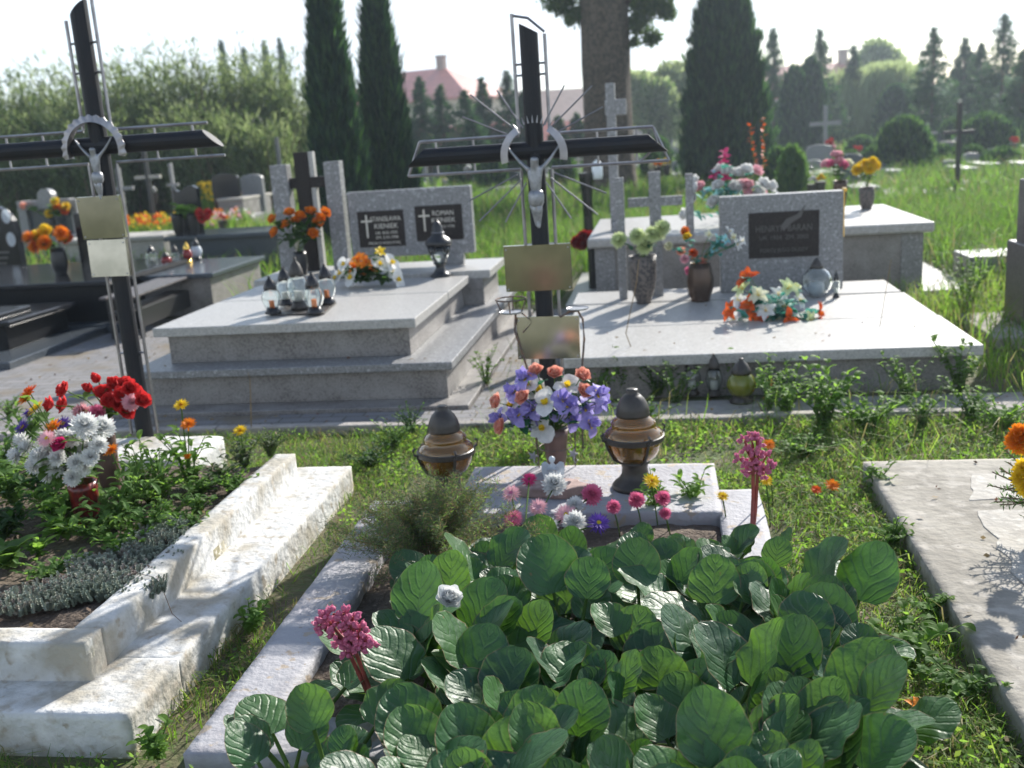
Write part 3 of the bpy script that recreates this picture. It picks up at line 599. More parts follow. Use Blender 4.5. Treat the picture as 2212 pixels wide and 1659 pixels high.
# nearer black tomb
zB=.34; B1=G(150,650,zB); B0=G(38,694,zB)
db=tomb('nearest black polished tomb at the left edge with a raised slab and wide plinth','tomb',(B0.x,B0.y,0))
xb=(B0.x+B1.x)/2; y0=B0.y; y1=B1.y
part(db,'cover_slab','black_st',[(xb-2.0,xb,y0,y1,zB-.05,zB)],.012)
part(db,'body','black_body',[(xb-1.95,xb-.09,y0+.08,y1-.08,.08,zB-.05)],.004)
part(db,'raised_slab','black_st',[(xb-2.0,xb-.13,y0+.02,y0+.55,zB+.001,zB+.055)],.012)
Q=G(232,705,.08)
part(db,'plinth','dark_st',[(xb-2.2,Q.x,y0-.45,Q.y,0,.08)],.008)
# bench
b0=G(283,640,.42);b1=G(440,583,.42)
be=thing('bench','dark slatted metal and wood bench with a hanging panel beside the paved path','bench',((b0.x+b1.x)/2,(b0.y+b1.y)/2,0))
L_=(b1-b0).length; ang=math.atan2(b1.y-b0.y,b1.x-b0.x); be.rotation_euler=(0,0,ang)
for i in range(4):
    mb=MB(); mb.box(-L_/2,L_/2,-.02+i*.085,.05+i*.085,.395,.42); mb.build('slat','wood_d',be,bevel=.006)
for sx in (-1,1):
    for yy in (.0,.27):
        mb=MB(); mb.box(sx*(L_/2-.12)-.02,sx*(L_/2-.12)+.02,yy-.02,yy+.02,0,.394); mb.build('leg','blackm',be,bevel=.003)
mb=MB(); mb.box(-L_/2+.0,L_/2-.16,.02,.05,.10,.27); mb.box(-L_/2+.02,L_/2-.2,.055,.25,.255,.275); mb.build('panel','blackm',be,bevel=.004)
# grey slab tomb with lanterns
zD=.44; D1=G(548,560,zD); D0=G(440,566,zD)
dc=tomb('grey granite slab tomb carrying red and clear grave lanterns behind the bench','tomb',(D1.x,D1.y,0))
d0=G(412,592,zD)
part(dc,'cover_slab','dark_st',[(D1.x-1.6,D1.x,d0.y,D1.y+.35,zD-.05,zD)],.01)
part(dc,'body','granite_br',[(D1.x-1.55,D1.x-.06,d0.y+.06,D1.y+.3,0,zD-.05)],.004)
# long low dark wall tomb behind
zE=.55; E0=G(368,512,zE); E1=G(592,500,zE)
de=tomb('low dark grey granite tomb with black vases on top, left of the twin pillars','tomb',(E0.x,E0.y,0))
ye=min(E0.y,E1.y)
part(de,'cover_slab','dark_st',[(E0.x-.1,W(600,505,ye).x,ye,ye+1.1,zE-.06,zE)],.01)
part(de,'body','dark_st',[(E0.x-.05,W(597,505,ye).x,ye+.06,ye+1.05,0,zE-.06)],.004)
# cream coloured tomb end
F0=G(282,512,.5)
df=tomb('cream coloured small tomb seen just right of the left cross plates','tomb',(F0.x,F0.y,0))
part(df,'cover_slab','plaster',[(F0.x-1.2,W(352,505,F0.y).x,F0.y,F0.y+.9,.44,.50)],.01)
part(df,'body','plaster',[(F0.x-1.15,W(347,505,F0.y).x,F0.y+.05,F0.y+.85,0,.44)],.004)
# black stele with oval portraits at the left edge
S0=G(30,556,.5); s=thing('black_headstone','black rounded headstone with two oval portrait photos at the left edge','headstone',(S0.x,S0.y,0))
Ys=S0.y; xr=W(34,500,Ys).x; zt3=W(5,440,Ys).z
mb=MB(); poly=[(xr-1.0,0),(xr,0)]+[(xr-.0-.36*(1-math.cos(t)),zt3-.36+.36*math.sin(t)) for t in np.linspace(0,1.57,9)]+[(xr-1.0,zt3)]
mb.prism([(x-S0.x,z) for x,z in poly],0,.12,M4=Matrix.Rotation(rad(90),4,'X')@Matrix.Scale(-1,4,(0,0,1))); mb.build('stone','black_st',s,bevel=.006)
for px,py in ((14,467),(25,517)):
    c=W(px,py,Ys); mb=MB(); mb.lathe([(.001,0),(.055,0),(.06,-.008)],24); mb.v=[(x,z,y*1.5) for x,y,z in mb.v]; q=mb.build('portrait','frost',s,loc=(c.x-S0.x,-.004,c.z))
    mb=MB(); mb.tube([(.062*math.cos(a),-.006,.092*math.sin(a)) for a in np.linspace(0,6.283,25)],.005,6); mb.build('portrait_rim','steel',q)
mb=MB()
for i in range(5):
    mb.box(-.30,.02-.03*i,-.003,0,zt3-.62-.07*i,zt3-.59-.07*i)
mb.build('inscription','letter_d',s,loc=(xr-S0.x-.16,0,0))
# blue-grey framed headstone
Fh=G(40,520,.35); fs_=thing('framed_headstone','blue-grey stone frame headstone with a curved block on top behind the orange flowers','headstone',(Fh.x,Fh.y,0))
Y=Fh.y; xa_=W(37,450,Y).x; xb_=W(165,450,Y).x; zt4=W(90,432,Y).z
part(fs_,'frame','granite',[(xa_,xa_+.16,Y,Y+.2,0,zt4),(xb_-.12,xb_,Y,Y+.2,0,zt4-.02),(xa_+.161,xb_-.121,Y+.002,Y+.198,zt4-.16,zt4-.003)],.006)
part(fs_,'back_panel','dark_st',[(xa_+.162,xb_-.122,Y+.08,Y+.12,.3,zt4-.161)],.002)
part(fs_,'base','granite',[(xa_-.3,xb_+.3,Y-.2,Y+.4,0,.42)],.01)
mb=MB(); mb.tube([(0,0,0),(0,.18,0)],.13,20); o=mb.build('top_block','granite',fs_,bevel=.01,loc=(W(95,420,Y).x-Fh.x,0,W(95,425,Y).z))
# black vertical headstone behind the left cross
q=G(180,592,.5); bs=thing('black_headstone','narrow upright black headstone right beside the plates of the left cross','headstone',(q.x,q.y,0))
Y=q.y+.25
part(bs,'stone','black_st',[(W(160,480,Y).x,W(196,480,Y).x+.12,Y,Y+.09,.40,W(160,462,Y).z)],.006)
# ================================================================ BLACK TOMBSTONE with wavy top + vases (upper left)
Yw=ye+.35; w0=thing('black_headstone','black headstone with a wavy grey top edge behind red and green flowers','headstone',(0,0,0))
xL=W(380,470,Yw).x; xR=W(432,470,Yw).x; zT=W(400,402,Yw).z
mb=MB(); poly=[(xL,zE),(xR,zE),(xR,zT-.04)]+[(xR+(xL-xR)*t,zT-.03+.035*math.sin(6.28*t)) for t in np.linspace(.1,.9,9)]+[(xL,zT+.02)]
mb.prism(poly,0,.1,M4=Matrix.Translation((0,Yw,0))@Matrix.Rotation(rad(90),4,'X')@Matrix.Scale(-1,4,(0,0,1))); mb.build('stone','black_st',w0,bevel=.006)
# ================================================================ TALL DARK STELE, right edge
Yr=G(2150,690,.0).y-.6
rs=thing('dark_headstone','tall dark brown stone monument cut off by the right edge','headstone',(3.2,Yr,0))
def wr(px,py): return W(px,py,Yr)
dx_=.15
part(rs,'stele','granite_br',[(wr(2185,400).x+dx_,wr(2180,400).x+1.2,Yr,Yr+.22,.35,wr(2200,335).z)],.01)
part(rs,'wing','granite_dk',[(wr(2166,480).x+dx_,wr(2185,480).x+dx_-.002,Yr+.03,Yr+.18,.3,wr(2165,392).z)],.01)
part(rs,'pedestal','granite_dk',[(wr(2155,560).x+dx_,wr(2180,560).x+1.2,Yr-.12,Yr+.3,.08,wr(2160,530).z)],.01)
part(rs,'footing','concrete',[(wr(2110,640).x,wr(2180,560).x+1.4,Yr-.45,Yr+.5,0,.08)],.01)
lg=thing('stone_ledge','pale granite ledge lying in the tall grass left of the dark monument','stone slab',tuple(G(2105,545,.3)))
part(lg,'ledge','granite',[(lg.location.x-.05,lg.location.x+.75,lg.location.y,lg.location.y+.5,.0,.26)],.01)
# ================================================================ GRAVE LANTERNS, VASES, BOUQUETS
RN=random.Random(11)
def hgt(px,py,base): return W(px,py,base.y).z-base.z
def wpx(n,Y): return n*math.hypot(Y,0)*1.04/FPX
def globe_lantern(label,base,h,r,gm='glass',lidm='lidblack',wax='wax',group=None,style=0):
    t=thing('grave_lantern',label,'grave lantern',base,0,group)
    hb,hl=h*.16,h*.34; g=h-hb-hl
    mb=MB(); mb.lathe([(.001,0),(r*.80,0),(r*.85,hb*.3),(r*.62,hb*.6),(r*.60,hb)],20); mb.build('base',lidm,t,smooth=True)
    mb=MB(); prof=[(r*.60,hb),(r*.80,hb+g*.12),(r,hb+g*.42),(r*.98,hb+g*.6),(r*.80,hb+g*.86),(r*.58,hb+g)]
    if style: prof=[(r*.62,hb),(r*.72,hb+g*.2),(r*.85,hb+g*.6),(r*.95,hb+g*.9),(r*.6,hb+g)]
    mb.lathe(prof+[(q*.93,z) for q,z in prof[::-1]],24); mb.build('glass_globe',gm,t,smooth=True)
    mb=MB(); cw=.26 if wax=='orangewax' else .42; mb.lathe([(.001,hb+.002),(r*cw,hb+.002),(r*cw,hb+g*.38),(.001,hb+g*.38)],14); mb.build('candle',wax,t,smooth=False)
    z=hb+g; mb=MB(); mb.lathe([(r*.66,z),(r*.68,z+hl*.08),(r*.60,z+hl*.3),(r*.42,z+hl*.62),(r*.16,z+hl*.84),(r*.14,z+hl*.9),(r*.17,z+hl),(.001,z+hl)],20); mb.build('lid',lidm,t,smooth=True)
    return t
zc_=.536
tray=thing('lantern_tray','dark flat square tray carrying five glass lanterns on the left tomb','tray',G(655,668,zc_))
mb=MB(); o=tray.location; pts=[G(583,683,zc_)-o,G(700,680,zc_)-o,G(727,656,zc_)-o,G(640,657,zc_)-o]; mb.prism([(p.x,p.y) for p in pts],0,.012); mb.build('tray_plate','lid',tray,bevel=.003)
for px,py,ty,r,lab,wx in ((590,677,596,.060,'clear glass lantern with black lid, front left on the tray','orangewax'),(620,659,576,.060,'clear glass lantern with black lid, back left on the tray','wax'),(648,667,556,.068,'tallest glass lantern with rounded brown lid in the middle of the tray','wax'),(681,677,588,.062,'clear glass lantern with orange and green inset, front right on the tray','orangewax'),(708,656,570,.062,'clear glass lantern with salmon candle, right rear of the tray','orangewax')):
    b=G(px,py,zc_+.013); globe_lantern(lab,b,hgt(px,ty,b),r*1.1,'glass','lid' if 'tallest' in lab else 'lidblack',wx,'glass lanterns on the tray')
# black urn lantern
b=G(953,597,.536); h_=hgt(950,474,b)
t=thing('urn_lantern','tall black metal urn lantern with pointed dome at the right end of the left tomb','grave lantern',b)
mb=MB(); mb.lathe([(.001,0),(.085,0),(.088,.012),(.06,.03),(.035,.07),(.038,.09),(.05,.10)],24); mb.build('foot','blackm',t,smooth=True)
mb=MB(); mb.lathe([(.045,.10),(.075,.17),(.098,.25),(.094,.25),(.07,.17),(.04,.105)],24); mb.build('glass_cup','glass',t,smooth=True)
mb=MB()
for i in range(4):
    a=i*math.pi/2+.6; a2=a+.9
    mb.tube([(.05*math.cos(a),.05*math.sin(a),.10),(.078*math.cos((a+a2)/2),.078*math.sin((a+a2)/2),.17),(.10*math.cos(a2),.10*math.sin(a2),.25)],.004,6)
    mb.tube([(.05*math.cos(a2),.05*math.sin(a2),.10),(.078*math.cos((a+a2)/2),.078*math.sin((a+a2)/2),.17),(.10*math.cos(a),.10*math.sin(a),.25)],.004,6)
mb.build('cage','blackm',t)
mb=MB(); mb.lathe([(.102,.25),(.11,.262),(.105,.28),(.085,.305),(.055,.325),(.045,.36),(.04,.40),(.022,.43),(.008,h_-.01),(.001,h_)],24); mb.build('dome','blackm',t,smooth=True)
mb=MB(); mb.tube([(.05*math.cos(a),.05*math.sin(a),h_-.10) for a in np.linspace(0,6.28,13)],.003,5); mb.build('crown_ring','tin',t)
def vase(label,base,h,r0,r1,r2,m,name='flower_vase',flute=0,fn=8,group=None):
    t=thing(name,label,'vase',base,0,group); mb=MB(); pr=[(.001,0),(r0,0),(r0*.98,h*.04)]+[(r0+(r1-r0)*math.sin(u*1.57),h*(.04+.5*u)) for u in (.3,.6,1)]+[(r1+(r2-r1)*u,h*(.54+.46*u)) for u in (.3,.6,1)]+[(r2*.9,h*.985),(r1*.85,h*.6),(.001,h*.58)]
    mb.lathe(pr,28,flute=flute,fn=fn); mb.build('vase_body',m,t,smooth=True); return t
def bq(label,base,Y,items,vasetop,leafmat='lfd',nleaf=40,lr=.05,cat='bouquet',name='bouquet',group=None,seed=1,dep=.10,stems=True):
    """items: (part name, kind, petal, centre, radius, px, py)"""
    t=thing(name,label,cat,base,0,group); r_=random.Random(seed); fl=[]
    o=Vector(base); vt=Vector(vasetop)
    for (nm,kd,pm,cm,r,px,py) in items:
        p=W(px,py,Y+r_.uniform(-dep,dep*.4))-o; n=(p-vt); n=Vector((n.x,n.y*.4-.12,n.z*.6+.06)).normalized()
        fl.append((nm,kd,pm,cm,r,p,n))
    bouquet(t,vt,fl,r_,leafmat,nleaf,lr,stems); return t
# orange roses behind the lanterns
b=G(652,592,.536); b.y=8.25; b=Vector((W(652,592,8.25).x,8.25,.566)); vz=hgt(655,540,b)
vase('black vase holding orange roses between the twin pillars and the lantern tray',b,.2,.045,.06,.055,'blackm')
bq('bunch of orange artificial roses in the black vase on the left tomb',b,8.2,[('rose','rose','orange','dorange',.052,px,py) for px,py in ((593,477),(620,489),(627,464),(648,470),(670,461),(689,474),(701,463),(674,507),(598,504),(640,482),(684,484))],(0,0,.19),'lfd',70,.09,seed=2)
# lily wreath on the left tomb
b=G(795,618,.536); it=[]
for px,py in ((745,572),(738,590),(820,572),(850,590),(845,568),(858,604),(760,600),(728,600)): it.append(('lily','orchid','white','yellow',.062,px,py))
for px,py in ((775,562),(792,568),(800,585),(768,578),(780,590)): it.append(('lily','lily','orange','dorange',.062,px,py))
it.append(('lily','lily','yellow','yellow',.05,820,546))
bq('wreath of white and orange artificial lilies lying on the left tomb',b,b.y-.02,it,(0,.0,.03),'lfd',150,.07,'wreath','flower_wreath',seed=3,dep=.08)
# ---- right tomb flowers
zR=.278
b=G(1391,655,zR); vase('grey stone-pattern vase with pale green chrysanthemums at the left end of the right tomb',b,hgt(1385,552,b),.055,.10,.105,'vase_st')
bq('pale green artificial chrysanthemums in the stone-pattern vase',b,b.y,[('chrysanthemum','chrys','paleg','cream',.062,px,py) for px,py in ((1339,520),(1377,512),(1392,534),(1429,494),(1408,508),(1420,505))],(0,0,hgt(1385,560,b)),'plasleaf',16,.06,seed=4)
b=G(1513,650,zR); vase('fluted bronze vase with mixed flowers in front of the right headstone',b,hgt(1513,567,b),.07,.10,.075,'bronze',flute=.05,fn=9)
it=[]
for px,py,k in ((1486,514,'yellow'),(1498,548,'dorange'),(1518,566,'salmon'),(1490,585,'pink'),(1472,543,'salmon'),(1505,575,'orange'),(1480,560,'lpink'),(1446,532,'cream'),(1480,500,'orange')): it.append(('carnation','chrys' if k!='yellow' else 'rose',k,'yellow',.035,px,py))
for px,py,k in ((1530,510,'cream'),(1574,502,'white'),(1590,530,'white'),(1550,518,'teal'),(1565,520,'teal'),(1582,515,'cream'),(1540,540,'teal'),(1600,522,'white')): it.append(('lily','lily',k,'yellow',.045,px,py))
bq('mixed bunch of teal, white, orange and pink artificial flowers in the bronze vase',b,b.y-.02,it,(0,0,hgt(1513,570,b)),'tealleaf',60,.06,seed=5,dep=.12)
b=G(1668,690,zR); it=[]
for px,py in ((1612,603),(1620,600),(1622,660),(1702,689),(1582,672),(1766,677),(1640,690)): it.append(('lily','lily','dorange','orange',.075,px,py))
for px,py in ((1607,626),(1655,672),(1712,625),(1745,692),(1690,664),(1600,650),(1640,640),(1672,690),(1723,650),(1700,625),(1590,690),(1680,640)): it.append(('lily','lily',RN.choice(('cream','paleg','white')),'yellow',.070,px,py))
bq('oval wreath of orange and cream artificial lilies lying on the right tomb',b,b.y+.05,it,(0,.05,.03),'tealleaf',130,.08,'wreath','flower_wreath',seed=6,dep=.18)
# glass sphere lantern and small one beside it
b=G(1764,641,zR); t=thing('grave_lantern','large clear glass ball lantern with small pointed cap on the right tomb','grave lantern',b)
mb=MB(); R_=.112; mb.lathe([(max(.001,R_*math.sin(a)),R_*1.02-R_*math.cos(a)) for a in np.linspace(.35,2.8,14)]+[(max(.001,R_*.93*math.sin(a)),R_*1.02-R_*.93*math.cos(a)) for a in np.linspace(2.8,.35,14)],28,flute=.012,fn=14); mb.build('glass_globe','glass',t,smooth=True)
mb=MB(); mb.lathe([(.05,R_*1.92),(.045,R_*2.1),(.03,R_*2.35),(.008,R_*2.6),(.001,R_*2.62)],18); mb.build('lid','lid',t,smooth=True)
mb=MB(); mb.lathe([(.001,.01),(.05,.01),(.06,.06),(.05,.11),(.001,.11)],16); mb.build('candle','frost',t,smooth=True)
b=G(1806,643,zR); globe_lantern('small slim lantern with black lid right of the glass ball',b,hgt(1803,585,b),.03,'glass','lidblack','wax',style=1)
# red bunch left of the box tomb
b=Vector((W(1280,560,10.2).x,10.2,0)); vase('slim dark floor vase holding dark red flowers left of the box tomb',b,.52,.05,.045,.05,'blackm')
bq('dark red artificial flowers left of the box tomb',b,10.15,[('carnation','chrys','dred','dred',.06,px,py) for px,py in ((1250,520),(1262,510),(1270,520),(1258,528),(1274,512),(1246,525))],(0,0,.5),'lfd',20,.06,seed=7)
# wreath on the box tomb
b=Vector((W(1580,460,9.75).x,9.75,zt2)); it=[]; r9=random.Random(4)
for i in range(34):
    a=r9.uniform(-.1,3.3); q=r9.uniform(.35,1.); px=1580+105*q*math.cos(a)*1.0; py=452-100*q*math.sin(a)+ (10 if q>.8 else 0)
    k=r9.choice(('white','lpink','white','lpink','teal','white')); it.append(('rose','rose' if k!='teal' else 'lily',k,'white',.068,px,py))
for px,py in ((1566,340),(1564,352),(1568,364),(1562,376),(1570,388),(1548,372),(1545,384),(1566,330)): it.append(('gladiolus','lily','magenta','magenta',.055,px,py))
bq('big wreath of white, pink and teal flowers with magenta spike on the box tomb',b,9.7,it,(0,.05,.05),'tealleaf',120,.10,'wreath','flower_wreath',seed=8,dep=.12)
b=Vector((W(1872,440,10.7).x,10.7,zt2)); vase('dark vase with yellow flowers at the right back of the box tomb',b,.22,.05,.075,.07,'vase_st')
bq('yellow artificial flowers in a dark vase on the back of the box tomb',b,10.65,[('chrysanthemum','chrys','yellow','orange',.055,px,py) for px,py in ((1852,368),(1870,356),(1884,352),(1862,362),(1878,366),(1890,360))],(0,0,.2),'lfd',30,.07,seed=9)
b=Vector((W(1815,430,11.0).x,11.0,zt2)); vase('dark vase with pink and white flowers at the back of the box tomb',b,.28,.05,.07,.07,'bronze')
bq('pink and white artificial flowers in a vase on the back of the box tomb',b,10.95,[('rose','rose',k,'white',.055,px,py) for px,py in ((1805,338),(1812,352),(1795,358),(1822,360),(1785,358),(1812,340),(1830,356)) for k in [RN.choice(('lpink','pink','cream'))]],(0,0,.26),'lfd',30,.07,seed=10)
# cast-off jars in front of the right tomb
for px,py,ty,r,gm,lm,lab in ((1495,852,768,.055,'glass','lid','empty clear lantern with grey lid leaning in weeds, leftmost before the right tomb'),(1543,855,764,.05,'glass','lid','empty clear lantern with dark lid beside the yellow-green jar'),(1602,868,774,.085,'yellowglass','lid','fat yellow-green glass lantern with grey lid in the weeds before the right tomb'),(1662,862,815,.045,'glass','orangewax','small glass jar with orange rim in the weeds before the right tomb')):
    b=G(px,py,.022); globe_lantern(lab,b,max(.12,hgt(px,ty,b)),r,gm,lm,'wax','cast-off lanterns before the right tomb')
# ---- amber lanterns on the grey slab
def amber(label,b,h):
    t=thing('amber_lantern',label,'grave lantern',b); s=h/.40
    P=lambda l:[(r*s*1.06,z*s) for r,z in l]
    mb=MB(); mb.lathe(P([(.001,0),(.086,0),(.088,.010),(.080,.022),(.060,.040),(.050,.058),(.047,.085),(.052,.100),(.060,.112)]),32); mb.build('foot','lid',t,smooth=True)
    mb=MB(); pr=P([(.054,.110),(.078,.130),(.094,.158),(.103,.188),(.108,.212),(.106,.226),(.094,.240),(.080,.250),(.083,.260),(.082,.270),(.070,.282),(.060,.290),(.058,.298)]); mb.lathe(pr+[(r-.0045,z) for r,z in pr[::-1]],48,flute=.010,fn=24); mb.build('glass_body','amber',t,smooth=True)
    mb=MB(); mb.lathe(P([(.060,.294),(.063,.302),(.060,.309),(.061,.316),(.056,.335),(.045,.360),(.030,.377),(.021,.382),(.022,.394),(.020,.40),(.001,.40)]),32); mb.build('lid','lid',t,smooth=True)
    mb=MB(); mb.lathe(P([(.109,.196),(.113,.199),(.113,.216),(.109,.219)]),36)
    for i in range(4):
        a=i*math.pi/2+.5; mb.tube([(c*math.cos(a)*s*1.06,c*math.sin(a)*s*1.06,z*s) for c,z in ((.056,.11),(.084,.130),(.106,.175),(.114,.205))],.006*s,6)
        mb.tube([(c*math.cos(a)*s*1.06,c*math.sin(a)*s*1.06,z*s) for c,z in ((.112,.205),(.126,.212),(.130,.232),(.120,.240))],.005*s,6)
    mb.build('metal_band','lid',t)
    mb=MB(); mb.lathe(P([(.001,.118),(.030,.118),(.030,.20),(.001,.20)]),16); mb.build('candle','lid',t)
b=G(1373,1052,.082); amber('big amber glass lantern on the grey head slab, right of the lilac bouquet',b,hgt(1366,840,b))
b=G(972,1078,.082); amber('amber glass lantern half hidden behind the wispy grey-green bush',b,hgt(965,876,b))
# ---- central bouquet
b=G(1203,1012,.082); vt=hgt(1198,925,b)
t=vase('brown tapered plastic vase under the lilac and salmon bouquet',b,vt,.038,.052,.064,'vase_br')
cbx=W(1198,925,b.y)-b
t.rotation_euler=(0,math.atan2(cbx.x,cbx.z)*.8,0)
it=[]
for px,py in ((1160,806),(1198,811),(1255,815),(1260,848),(1133,862),(1079,870),(1088,921)): it.append(('rose','rose','salmon','cream',.040,px,py))
for px,py in ((1167,845),(1224,835),(1107,876),(1174,926),(1141,832),(1178,872)): it.append(('orchid','orchid','white','yellow',.056,px,py))
for px,py in ((1150,885),(1119,898),(1200,886),(1290,852),(1237,907),(1274,915),(1263,882),(1136,818),(1111,848),(1082,905),(1229,875),(1215,862),(1150,905),(1292,870)): it.append(('iris','iris','lilac','yellow',.056,px,py))
bq('bouquet of salmon rosebuds, white orchids and lilac irises in the brown vase',b,b.y-.02,it,(cbx.x*.9,0,vt*.95),'plasleaf',80,.06,seed=12,dep=.09)
hd=thing('vase_holder','thin iron stand with small cast star ornaments round the brown vase','vase holder',b)
mb=MB()
for dx,dy in ((-.085,.02),(.085,.03),(-.02,.09)): mb.tube([(dx,dy,0),(dx*1.05,dy,vt*.7),(dx*1.25-.01,dy,vt*1.25)],.0035,6)
mb.tube([(.075*math.cos(a),.075*math.sin(a),vt*.55) for a in np.linspace(0,6.283,19)],.003,5); mb.build('stand','iron',hd)
for px,py in ((1152,985),(1238,980)):
    mb=MB(); pl_=[((.026 if i%2==0 else .011)*math.cos(i*.628),(.026 if i%2==0 else .011)*math.sin(i*.628)) for i in range(10)]
    mb.prism(pl_,0,.006,M4=Matrix.Rotation(rad(80),4,'X')); mb.tube([(.0,0,-.02),(.008,0,-.045),(.02,0,-.03)],.003,5); mb.build('star_ornament','tin',hd,loc=W(px,py,b.y-.03)-b)
# angel figurine on a reddish stone
b=G(1197,1066,.082); mb=MB(); mb.prism([(.15*math.cos(a)*(1+.16*math.cos(5*a+1)),.075*math.sin(a)*(1+.12*math.cos(5*a))) for a in np.linspace(0,6.1,26)],0,.045)
tag(mb.build('memorial_stone','pinkstone',None,bevel=.008,loc=b),'low wavy-edged reddish stone on the grey slab in front of the brown vase','stone')
bb=b+Vector((0,-.01,.046)); t=thing('angel_figurine','small translucent white angel figurine standing on the reddish stone','figurine',bb)
hA=hgt(1197,985,bb)
mb=MB(); s=hA/.2; mb.lathe([(r*s,z*s) for r,z in ((.001,0),(.036,0),(.038,.01),(.030,.05),(.024,.09),(.027,.115),(.024,.135),(.010,.150),(.011,.155),(.019,.165),(.022,.178),(.018,.192),(.001,.2))],20)
mb.tube([(.024*s,0,.125*s),(.03*s,-.025*s,.105*s),(.004*s,-.034*s,.12*s)],[.010*s,.008*s,.006*s],8); mb.tube([(-.024*s,0,.125*s),(-.03*s,-.025*s,.105*s),(-.004*s,-.034*s,.12*s)],[.010*s,.008*s,.006*s],8)
mb.build('body','frost',t,smooth=True)
for sx in (-1,1):
    mb=MB(); mb.prism([(0,.06*s),(sx*.03*s,.03*s),(sx*.065*s,.03*s),(sx*.08*s,.09*s),(sx*.075*s,.14*s),(sx*.05*s,.15*s),(sx*.02*s,.125*s)],0,.006,M4=Matrix.Translation((0,.02,0))@Matrix.Rotation(rad(90),4,'X')@Matrix.Scale(-1,4,(0,0,1))); mb.build('wing','frost',t,bevel=.002)
# ---- left bed: brown tube vase with red roses
b=G(243,1066,.2); vh=hgt(235,905,b)
t=vase('tall brown tube vase stuck in the flower bed under the red roses',b,vh,.040,.048,.052,'vase_br')
it=[]
for px,py in ((145,845),(250,834),(270,834),(294,856),(236,869),(256,874),(272,889),(117,876),(145,876),(305,866),(225,850),(262,856),(280,842)): it.append(('rose','rose','red','red',.038,px,py))
for px,py in ((197,843),(213,824),(243,832)): it.append(('rosebud','bud','red','red',.030,px,py))
for px,py,k in ((283,870,'lpink'),(178,890,'lpink'),(211,893,'pink')): it.append(('rose','chrys',k,'white',.036,px,py))
vt_=W(236,905,b.y)-b
bq('bunch of red roses with one pink and white bloom in the brown tube vase',b,b.y-.02,it,(vt_.x*.9,0,vh),'lf2',40,.05,seed=13,dep=.08)
# ---- left bed: white chrysanthemums in red vase
b=G(192,1128,.2); vh=hgt(175,1040,b)
t=vase('dark red plastic vase in the bed holding white chrysanthemums',b,vh,.04,.05,.055,'darkred',flute=.06,fn=10)
it=[]
for px,py in ((183,921),(220,926)): it.append(('chrysanthemum','chrys','white','cream',.048,px,py))
for px,py in ((157,950),(187,966),(213,962),(101,977),(139,982),(90,1011),(121,1013),(153,1014),(36,984),(49,952),(195,988),(157,1032),(170,945),(110,1000),(75,1005),(170,985),(60,965),(125,990),(120,960),(140,945),(165,1000),(105,1025),(85,985),(180,1010)): it.append(('chrysanthemum','chrys','white','cream',.034,px,py))
for px,py,k in ((102,948,'lpink'),(132,963,'magenta'),(63,894,'violet'),(49,923,'violet'),(137,916,'violet')): it.append(('aster','aster' if k!='magenta' else 'rose',k,'yellow' if k!='magenta' else 'magenta',.034,px,py))
for px,py,k in ((56,862,'orange'),(64,848,'dorange'),(80,883,'yellow'),(117,922,'orange')): it.append(('marigold','marigold',k,'yellow',.034,px,py))
vt_=W(175,1040,b.y)-b
bq('big bunch of white chrysanthemums with violet asters and marigolds in the red vase',b,b.y-.02,it,(vt_.x*.9,0,vh*.95),'lf2',60,.07,seed=14,dep=.12)
# flower pot cut by the right edge
b=Vector((W(2290,1110,3.6).x,3.6,.096)); pot=thing('flower_pot','dark pot of yellow-orange blooms and fir twigs, cut by the right edge','flower pot',b)
mb=MB(); mb.lathe([(.001,0),(.07,0),(.10,.13),(.09,.13),(.001,.12)],24); mb.build('pot','lid',pot,smooth=True)
it=[]
for px,py,k in ((2208,942,'orange'),(2215,960,'yellow'),(2200,955,'orange'),(2212,1035,'yellow'),(2222,1050,'yellow'),(2218,1015,'yellow'),(2250,930,'orange'),(2260,1000,'yellow'),(2290,960,'yellow')):
    p=W(px,py,3.5)-b; f=MB(); flower(f,(0,0,0),(-.5,-.5,.6),'chrys',.05,RN); f.build('bloom',[k,'dorange'],pot,loc=p)
mb=MB()
for i in range(40):
    a=rdir(RN,-.1,.8); a.x-=.25; a.normalize(); c=Vector((-.02,-.03,.14)); L=RN.uniform(.14,.26)
    mb.tube([c,c+a*L],.0025,4,0)
    for q in range(26):
        t_=.25+.75*q/26; e=rdir(RN,-1,1); mb.petal(c+a*L*t_,(a*.6+e*.8).normalized(),a.cross(e).normalized() if a.cross(e).length>.1 else Vector((0,0,1)),.026,.005,5,-10,1,1.5,.1,2)
mb.build('fir_twigs',['twig','lfd'],pot)
# left dark tombs: vase with orange flowers, lanterns, vases
b=Vector((*G(133,592,zA).xy,zA)); vase('black vase with orange chrysanthemums on the long black tomb',b,hgt(133,535,b),.06,.085,.07,'blackm')
bq('drooping orange chrysanthemums in the black vase on the long black tomb',b,b.y-.02,[('chrysanthemum','chrys',k,'dorange',.075,px,py) for px,py,k in ((92,510,'orange'),(97,525,'orange'),(82,512,'yellow'),(65,515,'orange'),(140,512,'dorange'),(132,505,'orange'),(78,535,'orange'),(100,500,'yellow'),(88,528,'dorange'))],(0,0,hgt(133,540,b)),'lfd',30,.09,seed=15)
b2=Vector((W(118,520,fs_.location.y-.1).x,fs_.location.y-.1,.42)); vase('dark vase at the foot of the blue-grey frame headstone',b2,.3,.05,.07,.07,'blackm')
bq('orange and yellow flowers with pale green leaves before the frame headstone',b2,b2.y,[('chrysanthemum','chrys',k,'dorange',.075,px,py) for px,py,k in ((119,436,'yellow'),(123,448,'orange'),(139,455,'dorange'),(142,446,'yellow'),(106,462,'yellow'),(52,445,'salmon'))],(0,0,.28),'lf2',40,.12,seed=16)
